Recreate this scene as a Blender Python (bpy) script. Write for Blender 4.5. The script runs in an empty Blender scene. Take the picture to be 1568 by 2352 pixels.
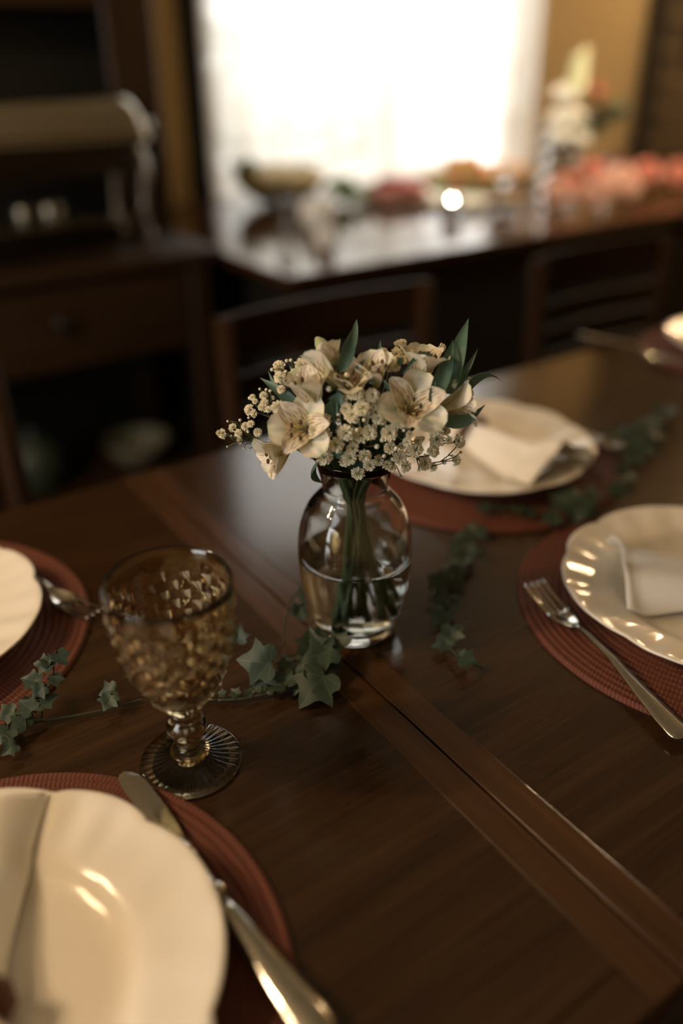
import bpy, bmesh, math, random
from mathutils import Vector, Matrix, Quaternion
random.seed(7)
PI = math.pi
scene = bpy.context.scene
COL = scene.collection

# ------------------------------------------------------------------ camera
T = 0.76                                    # height of the dining table top
cam_data = bpy.data.cameras.new('camera')
cam = bpy.data.objects.new('camera', cam_data)
COL.objects.link(cam)
c_right, c_up, c_fwd = Vector((0.8222,-0.5691,-0.0065)), Vector((0.2849,0.4017,0.8703)), Vector((0.4927,0.7174,-0.4924))
m3 = Matrix((c_right, c_up, -c_fwd)).transposed()
cam.matrix_world = Matrix.Translation((0, 0, 1.256)) @ m3.to_4x4()
cam_data.sensor_fit = 'VERTICAL'
cam_data.sensor_height = 36.0
cam_data.sensor_width = 24.0
cam_data.lens = 29
cam_data.clip_start = 0.02
cam_data.dof.use_dof = True
cam_data.dof.focus_distance = 0.680
cam_data.dof.aperture_fstop = 1.2
scene.camera = cam

# ------------------------------------------------------------------ sky, exposure
world = bpy.data.worlds.new('overcast_sky')
scene.world = world
world.use_nodes = True
bg = world.node_tree.nodes['Background']
bg.inputs['Color'].default_value = (1.0, 1.0, 1.0, 1)
bg.inputs['Strength'].default_value = 12.5
vs = scene.view_settings
vs.view_transform = 'Standard'
vs.look = 'None'
vs.exposure = 0.0
vs.gamma = 1.0
vs.use_curve_mapping = False
cy = scene.cycles
cy.use_denoising = True
cy.adaptive_threshold = 0.02
cy.max_bounces = 12
cy.diffuse_bounces = 4
cy.glossy_bounces = 5
cy.transmission_bounces = 12
cy.transparent_max_bounces = 16
cy.sample_clamp_indirect = 8.0
cy.blur_glossy = 0.5
cy.caustics_refractive = True
cy.caustics_reflective = False

def portal(name, loc, rot, sx, sy):
    d = bpy.data.lights.new(name, 'AREA'); d.shape = 'RECTANGLE'; d.size = sx; d.size_y = sy
    d.cycles.is_portal = True
    o = bpy.data.objects.new(name, d); o.location = loc; o.rotation_euler = rot; COL.objects.link(o)
portal('daylight_portal', (2.29, 3.13, 1.61), (-PI/2, 0, 0), 1.62, 1.78)
portal('daylight_portal', (-3.13, 0.1, 1.5), (0, -PI/2, 0), 1.2, 1.4)

# ------------------------------------------------------------------ materials
def nt(m):
    m.use_nodes = True
    return m.node_tree, m.node_tree.nodes, m.node_tree.links
def P(name, col, rough=0.5, metal=0.0, spec=0.5, trans=0.0, ior=1.45, sheen=0.0, coat=0.0, sss=0.0):
    m = bpy.data.materials.new(name)
    t, n, l = nt(m)
    b = n['Principled BSDF']
    b.inputs['Base Color'].default_value = (*col, 1)
    b.inputs['Roughness'].default_value = rough
    b.inputs['Metallic'].default_value = metal
    b.inputs['Specular IOR Level'].default_value = spec
    b.inputs['Transmission Weight'].default_value = trans
    b.inputs['IOR'].default_value = ior
    b.inputs['Sheen Weight'].default_value = sheen
    b.inputs['Coat Weight'].default_value = coat
    return m
def node(m, kind, **kw):
    nd = m.node_tree.nodes.new(kind)
    for k, v in kw.items(): setattr(nd, k, v)
    return nd
def coord(m, which='Object', scale=(1, 1, 1), loc=(0, 0, 0)):
    tc = node(m, 'ShaderNodeTexCoord'); mp = node(m, 'ShaderNodeMapping')
    mp.inputs['Scale'].default_value = scale; mp.inputs['Location'].default_value = loc
    m.node_tree.links.new(tc.outputs[which], mp.inputs['Vector'])
    return mp.outputs['Vector']
def ramp(m, fac, stops):
    r = node(m, 'ShaderNodeValToRGB')
    e = r.color_ramp.elements
    while len(e) < len(stops): e.new(0.5)
    for i, (p, c) in enumerate(stops):
        e[i].position = p; e[i].color = (*c, 1) if len(c) == 3 else c
    m.node_tree.links.new(fac, r.inputs['Fac'])
    return r.outputs['Color']
def noise(m, vec, scale=5, detail=4, rough=0.55, dist=0.0):
    nz = node(m, 'ShaderNodeTexNoise')
    nz.inputs['Scale'].default_value = scale; nz.inputs['Detail'].default_value = detail
    nz.inputs['Roughness'].default_value = rough; nz.inputs['Distortion'].default_value = dist
    m.node_tree.links.new(vec, nz.inputs['Vector'])
    return nz.outputs['Fac']
def bump(m, h, strength=0.3, dist=0.001):
    b = node(m, 'ShaderNodeBump'); b.inputs['Strength'].default_value = strength; b.inputs['Distance'].default_value = dist
    m.node_tree.links.new(h, b.inputs['Height'])
    m.node_tree.links.new(b.outputs['Normal'], m.node_tree.nodes['Principled BSDF'].inputs['Normal'])
def link_base(m, c):
    m.node_tree.links.new(c, m.node_tree.nodes['Principled BSDF'].inputs['Base Color'])
def mathn(m, op, a, b=None, c=None):
    nd = node(m, 'ShaderNodeMath', operation=op)
    for i, v in enumerate((a, b, c)):
        if v is None: continue
        if isinstance(v, (int, float)): nd.inputs[i].default_value = v
        else: m.node_tree.links.new(v, nd.inputs[i])
    return nd.outputs[0]

def wood(name, dark, light, along='x', rough=0.35, scale=1.0, spec=0.5):
    m = P(name, light, rough, spec=spec)
    s = {'x': (1.6, 26, 26), 'y': (26, 1.6, 26), 'z': (26, 26, 1.6)}[along]
    v = coord(m, 'Object', tuple(k*scale for k in s))
    s2 = {'x': (7, 260, 260), 'y': (260, 7, 260), 'z': (260, 260, 7)}[along]
    v2 = coord(m, 'Object', tuple(k*scale for k in s2))
    a = noise(m, v, 1.0, 5, 0.6, 0.9)
    b = noise(m, v2, 1.0, 3, 0.6, 0.3)
    f = mathn(m, 'ADD', mathn(m, 'MULTIPLY', a, 0.6), mathn(m, 'MULTIPLY', b, 0.4))
    link_base(m, ramp(m, f, [(0.34, dark), (0.52, tuple((p+q)/2 for p, q in zip(dark, light))), (0.68, light)]))
    bump(m, b, 0.12, 0.0006)
    return m

M = {}
M['wood_x'] = wood('walnut_along_x', (0.020, 0.0098, 0.0042), (0.054, 0.027, 0.0115), 'x', 0.15, spec=0.58)
M['wood_y'] = wood('walnut_along_y', (0.036, 0.0170, 0.0070), (0.085, 0.040, 0.0165), 'y', 0.18, spec=0.52)
M['wood_side'] = wood('sideboard_wood', (0.014, 0.007, 0.0026), (0.040, 0.019, 0.0060), 'x', 0.45)
M['wood_side_z'] = wood('sideboard_wood_upright', (0.014, 0.007, 0.0026), (0.040, 0.019, 0.0060), 'z', 0.45)
M['wood_chair'] = wood('chair_wood', (0.014, 0.006, 0.0022), (0.036, 0.016, 0.0062), 'x', 0.6, spec=0.08)
M['wood_chair_z'] = wood('chair_wood_upright', (0.014, 0.006, 0.0022), (0.036, 0.016, 0.0062), 'z', 0.6, spec=0.08)
M['wood_buffet'] = wood('buffet_table_wood', (0.03, 0.012, 0.004), (0.075, 0.032, 0.011), 'x', 0.09, spec=0.6)
M['wood_frame'] = wood('window_wood', (0.12, 0.07, 0.025), (0.28, 0.17, 0.07), 'z', 0.5)
M['black_wood'] = P('black_painted_wood', (0.004, 0.004, 0.003), 0.5)
M['cavity'] = P('recess_shade', (0.006, 0.0055, 0.003), 0.6)  # near-black recess colour with the shade painted in, also under the buffet
M['wall'] = P('warm_plaster', (0.52, 0.40, 0.215), 0.9, spec=0.2)
bump(M['wall'], noise(M['wall'], coord(M['wall']), 60, 4), 0.15, 0.002)
M['ceiling'] = P('ceiling_paint', (0.42, 0.37, 0.28), 0.9)
M['floor'] = P('floor_tile', (0.03, 0.022, 0.014), 0.4)
link_base(M['floor'], ramp(M['floor'], noise(M['floor'], coord(M['floor']), 6, 5), [(0.3, (0.018, 0.013, 0.008)), (0.7, (0.04, 0.029, 0.018))]))
M['brick'] = P('brick', (0.11, 0.075, 0.04), 0.9)
link_base(M['brick'], ramp(M['brick'], noise(M['brick'], coord(M['brick']), 14, 4), [(0.3, (0.07, 0.05, 0.028)), (0.7, (0.16, 0.115, 0.065))]))
bump(M['brick'], noise(M['brick'], coord(M['brick']), 90, 4), 0.5, 0.003)
M['mortar'] = P('mortar', (0.06, 0.05, 0.032), 0.95)

M['china'] = P('cream_china', (0.80, 0.76, 0.66), 0.12, spec=0.5)
M['napkin'] = P('cream_linen', (0.88, 0.85, 0.76), 0.9)
bump(M['napkin'], noise(M['napkin'], coord(M['napkin'], 'Object', (1, 1, 1)), 900, 2), 0.08, 0.0003)
M['ring'] = P('brown_wood_beads', (0.10, 0.035, 0.018), 0.5)
M['steel'] = P('polished_steel', (0.56, 0.55, 0.50), 0.13, metal=1.0)
M['steel_dark'] = P('dull_steel', (0.16, 0.16, 0.14), 0.35, metal=1.0)
M['steel_soft'] = P('brushed_steel', (0.42, 0.39, 0.32), 0.22, metal=1.0)

def placemat_mat():
    m = P('woven_terracotta_cord', (0.20, 0.062, 0.036), 0.75, spec=0.3)
    tc = node(m, 'ShaderNodeTexCoord'); sp = node(m, 'ShaderNodeSeparateXYZ')
    m.node_tree.links.new(tc.outputs['Object'], sp.inputs[0])
    x, y = sp.outputs[0], sp.outputs[1]
    r = mathn(m, 'SQRT', mathn(m, 'ADD', mathn(m, 'MULTIPLY', x, x), mathn(m, 'MULTIPLY', y, y)))
    ring = mathn(m, 'FLOOR', mathn(m, 'DIVIDE', r, 0.19/26))
    ang = mathn(m, 'ARCTAN2', y, x)
    # constant strand pitch along each ring
    cnt = mathn(m, 'ROUND', mathn(m, 'MULTIPLY', ring, 13.0))
    frac = mathn(m, 'FRACT', mathn(m, 'DIVIDE', r, 0.19/26))
    skew = mathn(m, 'MULTIPLY', mathn(m, 'PINGPONG', frac, 0.5), 5.0)
    s = mathn(m, 'SINE', mathn(m, 'ADD', mathn(m, 'MULTIPLY', ang, cnt), skew))
    f = mathn(m, 'ADD', mathn(m, 'MULTIPLY', s, 0.5), 0.5)
    link_base(m, ramp(m, f, [(0.0, (0.090, 0.030, 0.019)), (0.45, (0.135, 0.046, 0.029)), (1.0, (0.165, 0.058, 0.037))]))
    bump(m, f, 0.45, 0.0008)
    return m
M['placemat'] = placemat_mat()

M['glass'] = P('clear_glass', (1, 1, 1), 0.0, trans=1.0, ior=1.47)
M['vase_glass'] = P('vase_glass', (0.97, 0.985, 0.965), 0.0, trans=1.0, ior=1.47)
M['amber'] = P('amber_pressed_glass', (0.85, 0.72, 0.47), 0.02, trans=1.0, ior=1.48)
M['water'] = P('water', (0.985, 0.995, 0.97), 0.0, trans=1.0, ior=1.333)
M['stem'] = P('flower_stem_green', (0.045, 0.085, 0.035), 0.5)
M['ivy_stem'] = P('ivy_stem_dark', (0.030, 0.034, 0.015), 0.6)
M['twig'] = P('fine_green_twig', (0.07, 0.085, 0.035), 0.6)
M['anther'] = P('brown_anther', (0.07, 0.04, 0.015), 0.7)
M['filament'] = P('cream_filament', (0.72, 0.62, 0.38), 0.6)

def leafy(name, col, col2, rough=0.45, transl=0.2, vein=None):
    m = bpy.data.materials.new(name)
    t, n, l = nt(m)
    b = n['Principled BSDF']; b.inputs['Roughness'].default_value = rough
    out = n['Material Output']
    f = noise(m, coord(m, 'Object'), 70, 4)
    c = ramp(m, f, [(0.3, col), (0.7, col2)])
    uvm = node(m, 'ShaderNodeUVMap'); sp = node(m, 'ShaderNodeSeparateXYZ'); l.new(uvm.outputs[0], sp.inputs[0])
    u, v = sp.outputs[0], sp.outputs[1]
    if vein == 'ivy':
        ax_ = mathn(m, 'ABSOLUTE', u)
        d1 = mathn(m, 'ABSOLUTE', mathn(m, 'SUBTRACT', mathn(m, 'MULTIPLY', mathn(m, 'SUBTRACT', v, 0.08), 0.84), mathn(m, 'MULTIPLY', ax_, 0.54)))
        d2 = mathn(m, 'ABSOLUTE', mathn(m, 'ADD', mathn(m, 'SUBTRACT', v, 0.05), mathn(m, 'MULTIPLY', ax_, 0.05)))
        d = mathn(m, 'MINIMUM', mathn(m, 'MINIMUM', ax_, d1), d2)
        vf = ramp(m, d, [(0.0, (.55,)*3), (0.022, (0, 0, 0))])
        mx = node(m, 'ShaderNodeMix', data_type='RGBA'); l.new(vf, mx.inputs[0]); l.new(c, mx.inputs[6])
        mx.inputs[7].default_value = (*[min(1, k*1.7+0.02) for k in col2], 1); c = mx.outputs[2]
    elif vein == 'parallel':
        w = mathn(m, 'SINE', mathn(m, 'MULTIPLY', u, 26.0))
        mx = node(m, 'ShaderNodeMix', data_type='RGBA'); l.new(mathn(m, 'MULTIPLY_ADD', w, 0.12, 0.12), mx.inputs[0]); l.new(c, mx.inputs[6])
        mx.inputs[7].default_value = (*[k*1.7 for k in col2], 1); c = mx.outputs[2]
    l.new(c, b.inputs['Base Color'])
    tr = node(m, 'ShaderNodeBsdfTranslucent'); l.new(c, tr.inputs['Color'])
    ms = node(m, 'ShaderNodeMixShader'); ms.inputs[0].default_value = transl
    l.new(b.outputs[0], ms.inputs[1]); l.new(tr.outputs[0], ms.inputs[2]); l.new(ms.outputs[0], out.inputs['Surface'])
    return m
M['leaf'] = leafy('long_flower_leaf', (0.050, 0.105, 0.075), (0.088, 0.165, 0.120), 0.42, 0.18, 'parallel')
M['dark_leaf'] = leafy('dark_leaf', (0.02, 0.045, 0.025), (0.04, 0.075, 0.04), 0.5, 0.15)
M['ivy'] = leafy('ivy_leaf', (0.014, 0.030, 0.019), (0.034, 0.062, 0.038), 0.55, 0.10, 'ivy')

def petal_mat(name, striped):
    m = bpy.data.materials.new(name)
    t, n, l = nt(m)
    b = n['Principled BSDF']; b.inputs['Roughness'].default_value = 0.55
    out = n['Material Output']
    uvm = node(m, 'ShaderNodeUVMap'); sp = node(m, 'ShaderNodeSeparateXYZ'); l.new(uvm.outputs[0], sp.inputs[0])
    u, v = sp.outputs[0], sp.outputs[1]
    au = mathn(m, 'ABSOLUTE', u)
    if striped:
        base = ramp(m, v, [(0.0, (0.55, 0.50, 0.20)), (0.35, (0.80, 0.72, 0.46)), (0.8, (0.86, 0.80, 0.66)), (1.0, (0.84, 0.78, 0.66))])
        cb = node(m, 'ShaderNodeCombineXYZ')
        l.new(mathn(m, 'MULTIPLY', u, 4.4), cb.inputs[0]); l.new(mathn(m, 'MULTIPLY', v, 5.4), cb.inputs[1])
        vo = node(m, 'ShaderNodeTexVoronoi', voronoi_dimensions='2D'); l.new(cb.outputs[0], vo.inputs['Vector'])
        vo.inputs['Scale'].default_value = 1.0; vo.inputs['Randomness'].default_value = 0.75
        # offset of the point from its cell centre, stretched along the petal
        sub = node(m, 'ShaderNodeVectorMath', operation='SUBTRACT'); l.new(cb.outputs[0], sub.inputs[0]); l.new(vo.outputs['Position'], sub.inputs[1])
        s2 = node(m, 'ShaderNodeSeparateXYZ'); l.new(sub.outputs[0], s2.inputs[0])
        dx = mathn(m, 'MULTIPLY', s2.outputs[0], 8.0); dy = mathn(m, 'MULTIPLY', s2.outputs[1], 2.5)
        dd = mathn(m, 'ADD', mathn(m, 'MULTIPLY', dx, dx), mathn(m, 'MULTIPLY', dy, dy))
        dash = mathn(m, 'LESS_THAN', dd, 1.0)
        zone = mathn(m, 'MULTIPLY', mathn(m, 'GREATER_THAN', v, 0.24), mathn(m, 'MULTIPLY', mathn(m, 'LESS_THAN', v, 0.90), mathn(m, 'LESS_THAN', au, 0.86)))
        mx = node(m, 'ShaderNodeMix', data_type='RGBA'); l.new(mathn(m, 'MULTIPLY', mathn(m, 'MULTIPLY', dash, zone), 0.9), mx.inputs[0]); l.new(base, mx.inputs[6])
        mx.inputs[7].default_value = (0.19, 0.022, 0.016, 1); c = mx.outputs[2]
    else:
        base = ramp(m, v, [(0.0, (0.42, 0.52, 0.24)), (0.25, (0.80, 0.78, 0.60)), (0.9, (0.86, 0.82, 0.70)), (1.0, (0.62, 0.68, 0.46))])
        rib = mathn(m, 'MULTIPLY', mathn(m, 'SUBTRACT', 1.0, mathn(m, 'MINIMUM', mathn(m, 'MULTIPLY', au, 3.2), 1.0)), 0.42)
        mx = node(m, 'ShaderNodeMix', data_type='RGBA'); l.new(rib, mx.inputs[0]); l.new(base, mx.inputs[6])
        mx.inputs[7].default_value = (0.36, 0.48, 0.30, 1); c = mx.outputs[2]
    l.new(c, b.inputs['Base Color'])
    tr = node(m, 'ShaderNodeBsdfTranslucent'); l.new(c, tr.inputs['Color'])
    ms = node(m, 'ShaderNodeMixShader'); ms.inputs[0].default_value = 0.28
    l.new(b.outputs[0], ms.inputs[1]); l.new(tr.outputs[0], ms.inputs[2]); l.new(ms.outputs[0], out.inputs['Surface'])
    return m
M['petal_striped'] = petal_mat('striped_petal', True)
M['petal'] = petal_mat('plain_petal', False)
def soft(name, col, transl=0.25, rough=0.6):
    m = bpy.data.materials.new(name)
    t, n, l = nt(m)
    b = n['Principled BSDF']; b.inputs['Base Color'].default_value = (*col, 1); b.inputs['Roughness'].default_value = rough
    tr = node(m, 'ShaderNodeBsdfTranslucent'); tr.inputs['Color'].default_value = (*col, 1)
    ms = node(m, 'ShaderNodeMixShader'); ms.inputs[0].default_value = transl
    l.new(b.outputs[0], ms.inputs[1]); l.new(tr.outputs[0], ms.inputs[2]); l.new(ms.outputs[0], n['Material Output'].inputs['Surface'])
    return m
M['floret'] = soft('floret_white', (0.90, 0.86, 0.70), 0.25)
M['calyx'] = P('calyx_green', (0.12, 0.16, 0.06), 0.6)

# ------------------------------------------------------------------ mesh builder
class MB:
    def __init__(s): s.v, s.f, s.uv, s.mi = [], [], [], []
    def vert(s, p, uv=(0, 0)): s.v.append(tuple(p)); s.uv.append(uv); return len(s.v)-1
    def face(s, f, mi=0): s.f.append(tuple(f)); s.mi.append(mi)
    def box(s, x0, x1, y0, y1, z0, z1, bev=0.0, mi=0):
        b = min(bev, (x1-x0)/2.01, (y1-y0)/2.01, (z1-z0)/2.01)
        k = len(s.v)
        if b <= 0:
            for z in (z0, z1):
                for x, y in ((x0, y0), (x1, y0), (x1, y1), (x0, y1)): s.vert((x, y, z))
            for q in ((0, 3, 2, 1), (4, 5, 6, 7), (0, 1, 5, 4), (1, 2, 6, 5), (2, 3, 7, 6), (3, 0, 4, 7)): s.face([k+i for i in q], mi)
            return s
        bm = bmesh.new(); bmesh.ops.create_cube(bm, size=1)
        for w in bm.verts:
            w.co = Vector(((x0+x1)/2+w.co.x*(x1-x0), (y0+y1)/2+w.co.y*(y1-y0), (z0+z1)/2+w.co.z*(z1-z0)))
        bmesh.ops.bevel(bm, geom=list(bm.edges), offset=b, segments=1, profile=0.5, affect='EDGES')
        bm.verts.index_update()
        for w in bm.verts: s.vert(w.co)
        for fc in bm.faces: s.face([k+w.index for w in fc.verts], mi)
        bm.free(); return s
    def lathe(s, prof, n=32, c=(0, 0), fn=None, mi=0):
        rows = []
        for r, z in prof:
            if r < 1e-6: rows.append([s.vert((c[0], c[1], z))])
            else:
                row = []
                for i in range(n):
                    a = 2*PI*i/n; rr, zz = (r, z) if fn is None else fn(r, z, a)
                    row.append(s.vert((c[0]+rr*math.cos(a), c[1]+rr*math.sin(a), zz)))
                rows.append(row)
        for A, B in zip(rows, rows[1:]):
            if len(A) == 1 and len(B) == 1: continue
            for i in range(n):
                j = (i+1) % n
                if len(A) == 1: s.face((A[0], B[j], B[i]), mi)
                elif len(B) == 1: s.face((A[i], A[j], B[0]), mi)
                else: s.face((A[i], A[j], B[j], B[i]), mi)
        return s
    def tube(s, pts, rad, n=6, mi=0, flat=1.0, side=None, caps=True):
        pts = [Vector(p) for p in pts]
        if not isinstance(rad, (list, tuple)): rad = [rad]*len(pts)
        if not isinstance(flat, (list, tuple)): flat = [flat]*len(pts)
        rows = []; prev = Vector(side) if side is not None else None
        for i, p in enumerate(pts):
            t = (pts[min(i+1, len(pts)-1)]-pts[max(i-1, 0)])
            t = t.normalized() if t.length > 1e-9 else Vector((0, 0, 1))
            if prev is None:
                prev = t.cross(Vector((0.31, 0.17, 0.94)))
                if prev.length < 0.1: prev = t.cross(Vector((1, 0, 0)))
            a = (prev-t*prev.dot(t)).normalized(); b = t.cross(a); prev = a
            rows.append([s.vert(p+a*rad[i]*math.cos(2*PI*k/n)+b*rad[i]*flat[i]*math.sin(2*PI*k/n)) for k in range(n)])
        for A, B in zip(rows, rows[1:]):
            for k in range(n): s.face((A[k], A[(k+1) % n], B[(k+1) % n], B[k]), mi)
        if caps:
            s.face(rows[0][::-1], mi); s.face(rows[-1], mi)
        return s
    def grid(s, fn, nu, nv, mi=0, uvf=None):
        k = len(s.v)
        for i in range(nu+1):
            for j in range(nv+1):
                a, b = i/nu, j/nv
                s.vert(fn(a, b), uvf(a, b) if uvf else (a, b))
        for i in range(nu):
            for j in range(nv):
                q = k+i*(nv+1)+j; s.face((q, q+nv+1, q+nv+2, q+1), mi)
        return s
    def prism(s, pts, z0, z1, mi=0):
        k = len(s.v); n = len(pts)
        for z in (z0, z1):
            for x, y in pts: s.vert((x, y, z))
        s.face([k+i for i in range(n)][::-1], mi); s.face([k+n+i for i in range(n)], mi)
        for i in range(n): s.face((k+i, k+(i+1) % n, k+n+(i+1) % n, k+n+i), mi)
        return s
    def sphere(s, c, r, n=10, m=6, mi=0, sq=(1, 1, 1)):
        prof = [(r*math.sin(PI*i/m), -r*math.cos(PI*i/m)) for i in range(m+1)]
        prof[0] = (0, -r); prof[-1] = (0, r)
        k = len(s.v); s.lathe(prof, n, mi=mi)
        for i in range(k, len(s.v)):
            x, y, z = s.v[i]; s.v[i] = (c[0]+x*sq[0], c[1]+y*sq[1], c[2]+z*sq[2])
        return s
    def mesh(s, name, mats, smooth=True):
        me = bpy.data.meshes.new(name)
        me.from_pydata(s.v, [], s.f)
        for m in (mats if isinstance(mats, (list, tuple)) else [mats]): me.materials.append(m)
        if any(s.mi):
            me.polygons.foreach_set('material_index', s.mi)
        uvl = me.uv_layers.new(name='UVMap')
        uvl.data.foreach_set('uv', [c for lp in me.loops for c in s.uv[lp.vertex_index]])
        if smooth: me.polygons.foreach_set('use_smooth', [True]*len(me.polygons))
        me.update()
        return me
    def build(s, name, mats, parent=None, smooth=False, loc=None):
        return link(name, s.mesh(name, mats, smooth), parent, loc)

def link(name, me, parent=None, loc=None, mat=None):
    o = bpy.data.objects.new(name, me); COL.objects.link(o)
    if parent is not None: o.parent = parent
    if loc is not None: o.location = loc
    if mat is not None: o.matrix_basis = mat
    return o
def tag(o, label, cat, group=None, kind=None):
    o['label'] = label; o['category'] = cat
    if group: o['group'] = group
    if kind: o['kind'] = kind
    return o
def thing(name, label, cat, loc=(0, 0, 0), rz=0.0, group=None):
    o = bpy.data.objects.new(name, None); COL.objects.link(o)
    o.empty_display_size = 0.02; o.location = loc; o.rotation_euler = (0, 0, rz)
    return tag(o, label, cat, group)
def struct(o, label=None, cat=None):
    o['kind'] = 'structure'
    if label: o['label'] = label
    if cat: o['category'] = cat
    return o
def dup(root, loc, rz, label):
    r = root.copy(); COL.objects.link(r); r.location = loc; r.rotation_euler = (0, 0, rz); r['label'] = label
    for ch in list(root.children):
        c = ch.copy(); COL.objects.link(c); c.parent = r
        for g in ch.children:
            d = g.copy(); COL.objects.link(d); d.parent = c
    return r
def smooth_path(pts, n=6):
    pts = [Vector(p) for p in pts]; out = []
    q = [pts[0]*2-pts[1]]+pts+[pts[-1]*2-pts[-2]]
    for i in range(1, len(q)-2):
        for k in range(n):
            t = k/n
            out.append(0.5*((2*q[i])+(-q[i-1]+q[i+1])*t+(2*q[i-1]-5*q[i]+4*q[i+1]-q[i+2])*t*t+(-q[i-1]+3*q[i]-3*q[i+1]+q[i+2])*t**3))
    out.append(pts[-1]); return out
def lerp(a, b, t): return a+(b-a)*t
def interp(tab, x):
    for (a, b), (c, d) in zip(tab, tab[1:]):
        if x <= c: return b+(d-b)*max(0, (x-a))/(c-a)
    return tab[-1][1]

# ------------------------------------------------------------------ room shell
X0, X1, Y0, Y1, H = -3.0, 4.9, -2.2, 3.0, 2.8
struct(MB().box(X0-.1, X1+.1, Y0-.1, Y1+.2, -.1, 0).build('floor', M['floor']))
struct(MB().box(X0-.1, X1+.1, Y0-.1, Y1+.2, H, H+.1).build('ceiling', M['ceiling']))
wb = MB()
WX0, WX1, WZ0, WZ1 = 1.48, 3.10, 0.72, 2.50        # window opening
wb.box(X0-.1, WX0, Y1, Y1+.16, 0, H); wb.box(WX1, X1+.1, Y1, Y1+.16, 0, H)
wb.box(WX0, WX1, Y1, Y1+.16, 0, WZ0); wb.box(WX0, WX1, Y1, Y1+.16, WZ1, H)
struct(wb.build('wall_back', M['wall']))
struct(MB().box(X1, X1+.1, Y0, Y1, 0, H).build('wall_right', M['wall']))
struct(MB().box(X0, X1, Y0-.1, Y0, 0, H).build('wall_front', M['wall']))
wl = MB(); LY0, LY1, LZ0, LZ1 = -0.6, 0.8, 0.9, 2.1
wl.box(X0-.1, X0, Y0, LY0, 0, H); wl.box(X0-.1, X0, LY1, Y1, 0, H); wl.box(X0-.1, X0, LY0, LY1, 0, LZ0); wl.box(X0-.1, X0, LY0, LY1, LZ1, H)
struct(wl.build('wall_left', M['wall']))
struct(MB().box(X0, 1.366, 2.94, Y1, 0, H).build('wall_pier', M['wall']))

def pane_glass():
    m = bpy.data.materials.new('window_glass'); t, n, l = nt(m)
    tr = node(m, 'ShaderNodeBsdfTransparent'); gl = node(m, 'ShaderNodeBsdfGlossy'); gl.inputs['Roughness'].default_value = 0.02
    ms = node(m, 'ShaderNodeMixShader'); ms.inputs[0].default_value = 0.06
    l.new(tr.outputs[0], ms.inputs[1]); l.new(gl.outputs[0], ms.inputs[2]); l.new(ms.outputs[0], n['Material Output'].inputs['Surface'])
    return m
M['pane'] = pane_glass()
def window(name, x0, x1, z0, z1, y, mull, bars):
    w = bpy.data.objects.new(name, None); COL.objects.link(w); w.location = (0, 0, 0); struct(w)
    t = 0.05
    MB().box(x0, x0+t, y, y+.06, z0, z1, .004).build('jamb', M['wood_frame'], w)
    MB().box(x1-t, x1, y, y+.06, z0, z1, .004).build('jamb', M['wood_frame'], w)
    MB().box(x0+t, x1-t, y, y+.06, z1-t, z1, .004).build('head_rail', M['wood_frame'], w)
    MB().box(x0+t, x1-t, y, y+.06, z0, z0+t, .004).build('bottom_rail', M['wood_frame'], w)
    xs = [x0+t, mull, x1-t]
    MB().box(mull-.022, mull+.022, y, y+.06, z0+t, z1-t, .004).build('mullion', M['wood_frame'], w)
    for a, b in ((x0+t, mull-.022), (mull+.022, x1-t)):
        zs = [z0+t]+bars+[z1-t]
        for zb in bars: MB().box(a, b, y+.01, y+.05, zb-.012, zb+.012, .003).build('glazing_bar', M['wood_frame'], w)
        for p, q in zip(zs, zs[1:]):
            MB().box(a+.001, b-.001, y+.028, y+.032, p+.012, q-.012).build('pane', M['pane'], w)
    return w
window('window_1', WX0, WX1, WZ0, WZ1, Y1+.06, 2.375, [1.04, 1.72])
w2 = window('window_2', -LY1, -LY0, LZ0, LZ1, 0.04, -.1, [1.5])
w2.rotation_euler = (0, 0, PI/2); w2.location = (X0-.01+.0, 0, 0)
# dark timber post between wall and curtain, timber sill
struct(MB().box(1.385, 1.463, Y1-.05, Y1-.002, 0.0, H-.002, .006).build('trim_1', M['black_wood']))
struct(MB().box(1.47, 3.15, Y1-.03, Y1+.06, .69, .719, .004).build('trim_2', M['wood_frame']))

# lace curtain hanging in front of the panes
def lace():
    m = bpy.data.materials.new('lace_net'); t, n, l = nt(m)
    v = coord(m, 'Object')
    vo = node(m, 'ShaderNodeTexVoronoi'); vo.inputs['Scale'].default_value = 42; l.new(v, vo.inputs['Vector'])
    nz = noise(m, v, 5.0, 5, 0.7, 0.6)
    nz2 = noise(m, v, 30.0, 3, 0.6)
    motif = mathn(m, 'ADD', mathn(m, 'MULTIPLY', vo.outputs['Distance'], 0.9), mathn(m, 'MULTIPLY', nz2, 0.6))
    f = mathn(m, 'ADD', mathn(m, 'MULTIPLY', nz, 0.9), mathn(m, 'MULTIPLY', motif, 0.35))
    dens = ramp(m, f, [(0.40, (0.48,)*3), (0.56, (0.70,)*3), (0.74, (0.95,)*3)])
    tp = node(m, 'ShaderNodeBsdfTransparent')
    di = node(m, 'ShaderNodeBsdfDiffuse'); di.inputs['Color'].default_value = (0.75, 0.73, 0.68, 1)
    tl = node(m, 'ShaderNodeBsdfTranslucent'); tl.inputs['Color'].default_value = (0.62, 0.59, 0.53, 1)
    a = node(m, 'ShaderNodeMixShader'); a.inputs[0].default_value = 0.5
    l.new(di.outputs[0], a.inputs[1]); l.new(tl.outputs[0], a.inputs[2])
    b = node(m, 'ShaderNodeMixShader'); l.new(dens, b.inputs[0]); l.new(tp.outputs[0], b.inputs[1]); l.new(a.outputs[0], b.inputs[2])
    l.new(b.outputs[0], n['Material Output'].inputs['Surface'])
    return m
M['lace'] = lace()
cu = thing('lace_curtain', 'sheer cream lace curtain hanging across the bright window', 'curtain', (1.47, 2.955, .74))
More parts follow.
